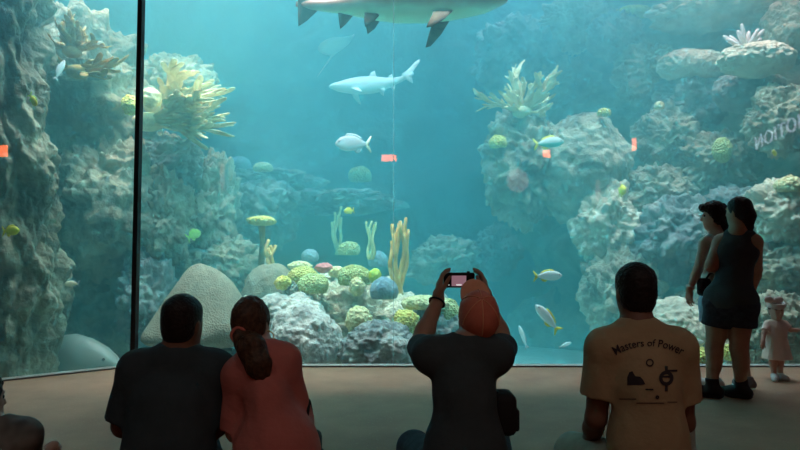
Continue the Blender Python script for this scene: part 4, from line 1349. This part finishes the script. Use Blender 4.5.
print_mesh('shirt_motif', [ring2d(649.5, 362.5, 2.6, 3.9)])
print_mesh('shirt_motif', [([(627, 385), (627, 377), (629, 372), (632, 371), (635, 376), (640, 376.5), (643, 380), (645, 384), (640, 385)], [(0, 1, 2, 3, 4, 8), (4, 5, 6, 7, 8)])])
print_mesh('shirt_motif', [ring2d(666, 378, 4.0, 7.6, 24, .95), grid2d(664.6, 366, 667.4, 391), grid2d(660, 375.5, 672, 377.5), grid2d(666, 369.5, 677, 371.5)])
print_mesh('shirt_motif', [ring2d(657, 397, 0.3, 2.0, 10), grid2d(645, 388.5, 653, 390)])
print_mesh('shirt_motif', [grid2d(619, 398.5, 636, 399.3), grid2d(636, 402.5, 664, 403.3), grid2d(667, 401.5, 677, 402.3)])

# ---- 5. standing person in the black tank top
Y = 5.14
g5 = lambda x, y, dy=0: tuple(V(at(x, y, Y + dy)))
J = dict(base=(at(725, 398, Y).x, Y, 0), pelvis=g5(731, 301), chest=g5(736, 262), neck=g5(739, 233), head=g5(738, 212, .02),
         shL=g5(721, 243, .10), shR=g5(754, 243, -.06), elL=g5(711, 266, .02), elR=g5(756, 269, .20), wrL=g5(726, 270, .28), wrR=g5(752, 290, .30),
         hipL=g5(720, 306, .06), hipR=g5(742, 306, -.04), knL=g5(714, 349, .10), knR=g5(739, 349, .0), anL=g5(712, 386, .05), anR=g5(741, 386, .03))
for a, zx in (('L', -.20), ('R', -.10)):
    an = V(J['an' + a]); an[2] = .095; J['an' + a] = tuple(an)
    J['to' + a] = tuple(an + V((zx * .8, .12, -.055)))
J['hf'] = (-.45, .9, .02); J['hu'] = (0, .03, 1); J['back'] = (.3, -.9, 0)
J['hdL'] = ((.7, .6, .1), (.2, -.6, 0), (0, 0, 1)); J['hdR'] = ((-.1, .3, -1), (-1, 0, 0), (-.2, 1, 0))
root, I = person('standing person in a black tank top and denim shorts, arm around another', J, MT['skin_tan'], .93, 1.12, 1.15)
P = torso_cloth(J, I, 1.2, .012, limb=.7, loose=1.1)[:3] + [RC(lerp(J['neck'], J['shL'], .36), lerp(J['chest'], J['shL'], .42), .074, .105, .05), RC(lerp(J['neck'], J['shR'], .5), lerp(J['chest'], J['shR'], .55), .078, .100, .05),
     EL(V(J['pelvis']) + V((0, 0, .02)), (.205, .165, .14), I['hipT'], .05), EL(V(J['chest']) + V((0, .0, .07)), (.125, .135, .15), I['T'], .05), neck_hole(J, I, .07, .09, .03)]
sdf_obj('tank_top', P, MT['cloth_black'], root, .007, 2, .004, 10, (1, 1, .5))
r, f, u = I['HR']; c = V(J['head'])
sdf_obj('hair', cap_hair(J, I, .91, .012, -.08, .03, [RC(c - f * .06 + u * .05, c - f * .09 - u * .04, .05, .052, .03), RC(c - f * .09 - u * .04, c - f * .085 - u * .17 + r * .01, .050, .026, .03)]), MT['hair_black'], root, .005, 2, .004, 50)
sdf_obj('shorts', pants(J, I, .46, .115, .122, (.205, .165, .13), 1.0), MT['denim'], root, .007, 2, .003, 14)
for a in 'LR': shoe(J['an' + a], J['to' + a], MT['shoe_black'], MT['shoe_black'], root, 1.1, .05)

# ---- 6. companion in front, face turned left
Y = 5.50
J = dict(base=(at(722, 385, Y).x, Y, 0), pelvis=g5(718, 300, .0), chest=g5(717, 262), neck=g5(716, 235), head=g5(714, 217),
         shL=g5(705, 244, -.03), shR=g5(731, 244, .08), elL=g5(698, 270, -.06), elR=g5(738, 270, .15), wrL=g5(689.5, 289, -.10), wrR=g5(735, 288, .22),
         hipL=g5(712, 305, .0), hipR=g5(726, 305, .05), knL=g5(713, 345, .0), knR=g5(741, 345, .06), anL=g5(714, 378, .0), anR=g5(747, 378, .03))
for a, zx in (('L', -.22), ('R', -.05)):
    an = V(J['an' + a]); an[2] = .09; J['an' + a] = tuple(an)
    J['to' + a] = tuple(an + V((zx * .75, .11, -.05)))
J['hf'] = (-.95, .35, -.03); J['hu'] = (-.03, .02, 1); J['back'] = (.3, -.9, 0)
J['hdL'] = ((-.02, .05, -1), (.9, .3, 0), (-.3, .9, 0), .30); J['hdR'] = ((-.1, .3, -1), (-1, 0, 0), (-.2, 1, 0))
root, I = person('standing dark-haired companion with face turned left, arm hanging down', J, MT['skin_light'], .92, .92, .88, vox=.005)
P = torso_cloth(J, I, .98, .012, limb=.7, loose=1.05)[:3] + [RC(lerp(J['neck'], J['shL'], .5), lerp(J['chest'], J['shL'], .4), .056, .085, .05), RC(lerp(J['neck'], J['shR'], .5), lerp(J['chest'], J['shR'], .4), .056, .085, .05), neck_hole(J, I, .066, .08, .03)]
sdf_obj('tank_top', P, MT['cloth_white'], root, .006, 2, .004, 10, (1, 1, .5))
r, f, u = I['HR']; c = V(J['head'])
ex = [EL(c + u * .085 + f * .02, (.075, .085, .045), I['HR'], .03), EL(c + u * .085 + f * .085, (.05, .030, .03), I['HR'], .02), RC(c - f * .07, c - f * .075 - u * .10, .055, .040, .03)]
sdf_obj('hair', cap_hair(J, I, .92, .020, -.055, .035, ex), MT['hair_black'], root, .005, 1, .010, 45)
sdf_obj('shorts', pants(J, I, .42, .098, .108, (.165, .13, .12), 1.0), MT['denim_light'], root, .007, 2, .003, 14)
shoe(J['anL'], J['toL'], MT['shoe_white'], MT['shoe_white'], root); shoe(J['anR'], J['toR'], MT['shoe_white'], MT['shoe_grey'], root)
b = MB(); wl = V(J['wrL']); dl = unit(wl - V(J['elL'])); q1 = unit(np.cross(dl, (0, 1, 0))); q2 = np.cross(dl, q1)
b.loft([wl - dl * .015 + (q1 * math.cos(a) + q2 * math.sin(a)) * .030 for a in [2 * PI * i / 20 for i in range(21)]], [(.011, .005)] * 21, 8); b.build('watch', MT['shoe_white'], root, world=True)
bg = V(at(704, 287, 5.38))
t = empty('hip_bag', tuple(bg), label='small dark hip bag hanging beside the companion with bare arm', cat='bag')
b = MB(); b.bevel_box((0, 0, 0), (.085, .12, .15), .028); b.build('body', MT['nylon'], t)
b = MB(); b.bevel_box((-.03, -.045, .02), (.05, .05, .07), .015); b.build('flap', MT['nylon'], t)
b = MB(); b.loft([(.02, .0, .07), (.06, .02, .11), (.12, .04, .12)], [(.012, .004)] * 3, 8); b.build('strap', MT['nylon'], t)

# ---- 7. toddler
Y = 5.97
J = dict(base=(at(776, 378, Y).x, Y, 0), pelvis=g5(776, 344), chest=g5(776, 329), neck=g5(776, 320.5), head=g5(776, 310, -.01),
         shL=g5(784, 324), shR=g5(768, 324), elL=g5(791, 330, -.04), elR=g5(764, 333, -.03), wrL=g5(796.5, 330, -.08), wrR=g5(763, 341, -.06),
         hipL=g5(779.5, 349), hipR=g5(772.5, 349), knL=g5(780, 362, -.01), knR=g5(773, 362, -.02), anL=g5(780, 373), anR=g5(774, 373, -.04))
for a, zx in (('L', .02), ('R', -.03)):
    an = V(J['an' + a]); an[2] = .05; J['an' + a] = tuple(an)
    J['to' + a] = tuple(an + V((zx, -.08, -.025)))
J['hf'] = (-.10, -1, -.02); J['hu'] = (0, .0, 1); J['back'] = (0, 1, 0)
J['hdL'] = ((1, -.3, .1), (0, 0, -1), (0, -1, 0)); J['hdR'] = ((-.3, -.3, -1), (0, 1, 0), (1, -.3, 0))


def toddler():
    Jt = J
    root = empty('person', Jt['base'], label='toddler in a pale pink dress and white bow headband by the window', cat='person')
    T = frame(V(Jt['shR']) - V(Jt['shL']), (0, 0, 1))
    hp, HR = head_prims(Jt['head'], Jt['hf'], Jt['hu'], .72)
    P = [EL(Jt['pelvis'], (.075, .065, .06), T, .03), EL(Jt['chest'], (.075, .06, .09), T, .03), RC(Jt['shL'], Jt['shR'], .03, .03, .03)]
    P.append(RC(V(Jt['neck']) - V((0, 0, .02)), V(Jt['head']) - V((0, 0, .04)), .034, .032, .02))
    P += hp
    for a in 'LR':
        P += [RC(Jt['sh' + a], Jt['el' + a], .027, .022, .02), RC(Jt['el' + a], Jt['wr' + a], .022, .017, .01)]
        hd = Jt['hd' + a]
        P += hand_prims(V(Jt['wr' + a]), V(hd[0]), V(hd[1]), V(hd[2]), .3, .52)
        P += [RC(Jt['hip' + a], Jt['kn' + a], .042, .032, .03), RC(Jt['kn' + a], Jt['an' + a], .032, .022, .02), RC(V(Jt['an' + a]) - V((0, 0, .012)), Jt['to' + a], .022, .017, .015)]
    sdf_obj('body', P, MT['skin_light'], root, .004, 1)
    r, f, u = HR; c = V(Jt['head'])
    for sg in (-1, 1):
        b = MB(); b.ball(c + r * sg * .0225 + f * .056 + u * .009, .0095, 2); b.build('eye', MT['eye_dark'], root, world=True)
    I = dict(HR=HR)
    sdf_obj('hair', cap_hair(Jt, I, .72, .006, -.04, .03), MT['hair_brown'], root, .004, 1)
    hem = Vector(Jt['pelvis']).z - .135
    cz = V(Jt['chest'])
    D = [EL(Jt['chest'], (.086, .072, .095), T, .03), RC(Jt['shL'], Jt['shR'], .036, .036, .03),
         RC(cz, V((cz[0], cz[1], hem)), .078, .125, .04, cut=[((0, 0, hem), (0, 0, -1))])]
    for a in 'LR':
        e = lerp(Jt['sh' + a], Jt['el' + a], .75); d = unit(V(Jt['el' + a]) - V(Jt['sh' + a]))
        D.append(RC(Jt['sh' + a], e + d * .02, .034, .040, .02, cut=[(e, d)]))
    n_ = EL(V(Jt['neck']) + V((0, 0, .02)), (.042, .042, .035), None, .008); n_['op'] = 'sub'
    D.append(n_)
    sdf_obj('dress', D, MT['dress'], root, .005, 1, .004, 22, (1, 1, .3))
    hb = [c + u * .052 + (r * math.cos(a) * .070 + f * math.sin(a) * .084) + u * .018 * math.sin(a) * -1 for a in [2 * PI * i / 28 for i in range(29)]]
    h = MB().loft(hb, [(.006, .026)] * 29, 8).build('headband', MT['cloth_white'], root, world=True)
    bc = c + u * .086 + f * .050 + r * .040
    sdf_obj('bow', [EL(bc + r * .040 + u * .012, (.044, .020, .034), HR, .01), EL(bc - r * .040 + u * .008, (.042, .020, .032), HR, .01), EL(bc, (.016, .020, .018), HR, .008)], MT['cloth_white'], h, .004, 1)
    for a in 'LR': shoe(Jt['an' + a], Jt['to' + a], MT['shoe_white'], MT['shoe_white'], root, .56)


toddler()

# ---- 8. child at the left edge, mostly outside the frame
Y = 2.35
J = seat_joints(-8, 0, Y, 440, 24, 0, .05, .12)
J['pelvis'] = tuple(V(J['pelvis']) + V((0, 0, -.02)))
J['head'] = tuple(V(at(-22, 402, Y + .03))); J['hf'] = (.5, .9, .05); J['hu'] = (0, .03, 1)
J['neck'] = tuple(V(at(-12, 428, Y + .02)))
J['elL'] = tuple(V(at(-40, 485, Y + .05))); J['elR'] = tuple(V(at(24, 470, Y + .12)))
J['wrL'] = tuple(V(J['pelvis']) + V((-.08, .25, .08))); J['wrR'] = tuple(V(J['pelvis']) + V((.10, .26, .10)))
J['hdL'] = ((.5, .8, -.3), (0, 0, -1), (1, 0, 0)); J['hdR'] = ((-.5, .8, -.3), (0, 0, -1), (-1, 0, 0))
root, I = person('dark-haired child in a grey top cut off by the left edge', J, MT['skin_light'], .86, .78, .74)
P = torso_cloth(J, I, .82, .014, limb=.78) + [sleeve(J, 'L', .9, .056, .056), sleeve(J, 'R', .9, .058, .060), neck_hole(J, I, .055, .06)]
sdf_obj('top', P, MT['stripe'], root, .007, 2, .004, 12)
sdf_obj('hair', cap_hair(J, I, .86, .016, -.085, .04), MT['hair_black'], root, .005, 2, .004, 60)
sdf_obj('trousers', pants(J, I, 1.9, .085, .06, (.14, .11, .10)), MT['denim'], root, .008)
for a in 'LR': shoe(J['an' + a], J['to' + a], MT['shoe_white'], MT['shoe_grey'], root, .8)

# ------------------------------------------------------------------ lamps of the room (seen in the panes as reflections)
lamp_m = emission('amber_lamp_glow', (1.0, .17, .04), 30)


def wall_lamp(label, loc, rz, w=.34, h=.24):
    t = empty('wall_lamp', loc, (0, 0, rz), label, 'lamp')
    b = MB(); b.bevel_box((0, .03, 0), (w + .06, .06, h + .06), .012); b.build('housing', MT['black'], t)
    b = MB(); b.bevel_box((0, .068, 0), (w, .03, h), .01); b.build('diffuser', lamp_m, t)
    return t


wall_lamp('amber lamp on the back wall opposite the panel joint', (-.36, -7.5, 4.38), 0, .50, .22)
wall_lamp('small amber lamp on the back wall towards the right-hand corner', (4.79, -7.5, 4.52), 0, .24, .26)
wall_lamp('amber lamp on the right-hand wall', (5.6, -1.68, 3.80), PI / 2, .26, .30)

# added pink panels, invented to put blurred blushes in the window
pink_m = emission('pink_panel_glow', (1.0, .30, .30), 2.4)
for lb, loc, rz, w_, h_ in (('added pink glowing panel on the back wall right of centre', (3.84, -7.5, 3.64), 0, .74, .78),
                            ('tall added pink glowing panel on the right-hand wall', (5.6, -4.6, 3.02), PI / 2, .50, .60),
                            ('added pink glowing panel on the left-hand wall near the back corner', (-5.6, -6.6, 3.67), -PI / 2, .55, .85)):
    t = empty('added_glow_panel', loc, (0, 0, rz), lb, 'lamp')
    b = MB(); b.bevel_box((0, .02, 0), (w_ + .05, .04, h_ + .05), .012); b.build('frame', MT['black'], t)
    b = MB(); b.ball((0, .04, 0), (w_ * .5, .03, h_ * .5), 4); b.build('diffuser', pink_m, t)

# lettered sign on the right wall: it reads backwards in the window
cu = bpy.data.curves.new('sign_text', 'FONT'); cu.body = 'IN MOTION'; cu.size = .30; cu.extrude = .010; cu.align_x = 'CENTER'; cu.space_character = 1.15; cu.offset = -.002
to_ = bpy.data.objects.new('sign_text', cu); C.objects.link(to_)
dg = bpy.context.evaluated_depsgraph_get()
me = bpy.data.meshes.new_from_object(to_.evaluated_get(dg))
bpy.data.objects.remove(to_); bpy.data.curves.remove(cu)
me.name = 'sign_lettering'; me.materials.clear(); me.materials.append(emission('lit_lettering', (.80, .76, .95), 7.0))
t = empty('wall_sign', (5.57, 4.25, 2.90), (PI / 2, .10, -PI / 2), 'lit lettered sign on the right-hand wall, mirrored in the window', 'sign')
so = bpy.data.objects.new('lettering', me); C.objects.link(so); so.parent = t
b = MB(); b.box((0, .10, -.02), (2.1, .40, .02)); b.build('backing', MT['black'], t, smooth=False)

# ceiling downlights behind the visitors
def downlight(label, x, y, watts, col=(1.0, .93, .86), ang=88):
    t = empty('downlight', (x, y, TOP), label=label, cat='lamp')
    b = MB(); b.loft([(0, 0, -.02), (0, 0, -.10)], [.12, .12], 24, up=Vector((0, 1, 0)), cap=False); b.loft([(0, 0, .0), (0, 0, -.02)], [.12, .12], 24, up=Vector((0, 1, 0))); b.build('housing', MT['black'], t)
    ld = bpy.data.lights.new('downlight_beam', 'SPOT'); ld.energy = watts; ld.color = col; ld.spot_size = math.radians(ang); ld.spot_blend = .6; ld.shadow_soft_size = .08
    lo = bpy.data.objects.new('beam', ld); C.objects.link(lo); lo.parent = t; lo.location = (0, 0, -.12)
    lo.rotation_euler = (math.radians(14), 0, 0)


downlight('ceiling downlight behind the left seated couple', -1.9, -.6, 36)
downlight('ceiling downlight behind the photographer', .3, -.8, 36)
downlight('ceiling downlight behind the yellow-shirted man', 2.2, -.6, 36)

# ------------------------------------------------------------------ daylight over the tank, then added fill lights
def area(name, loc, sx, sy, energy, col, spread=90):
    ld = bpy.data.lights.new(name, 'AREA'); ld.shape = 'RECTANGLE'; ld.size = sx; ld.size_y = sy; ld.energy = energy; ld.color = col
    ld.spread = math.radians(spread)
    o = bpy.data.objects.new(name, ld); C.objects.link(o); o.location = loc
    return o


area('tank_skylight_front', (-.6, 7.35, 7.4), 10.5, .9, 800, (1.0, .88, 1.0), 100)
area('tank_skylight_rear', (-1.2, 12.4, 7.4), 9, 1.2, 120, (.84, .86, 1.12), 58)
area('tank_skylight_middle', (-1.2, 10.2, 7.4), 10, 2.2, 90, (.84, .86, 1.12), 58)
area('fill_over_mound', (-.9, 8.1, 7.3), 3.2, .8, 70, (1.0, .86, .70), 45)  # added fill light, brightens the low front rocks of the mound
area('warm_fill_over_slope', (-3.3, 8.7, 7.3), 2.4, .8, 80, (1.0, .52, .30), 60)  # added warm fill for the upper left rocks, not a tank fixture
area('red_fill_over_right_reef', (4.4, 8.9, 7.3), 3.4, 1.4, 85, (1.0, .42, .38), 80)  # added reddish fill that warms the top of the right reef

w = bpy.data.worlds.new('world'); bpy.context.scene.world = w; w.use_nodes = True
w.node_tree.nodes['Background'].inputs[0].default_value = (0, 0, 0, 1)

sc = bpy.context.scene
sc.view_settings.view_transform = 'Standard'
sc.view_settings.look = 'None'
sc.view_settings.gamma = 1
sc.view_settings.exposure = 0.0
sc.view_settings.use_curve_mapping = False
sc.cycles.max_bounces = 8
sc.cycles.diffuse_bounces = 3
sc.cycles.volume_bounces = 6
sc.cycles.transparent_max_bounces = 16
sc.cycles.use_denoising = True
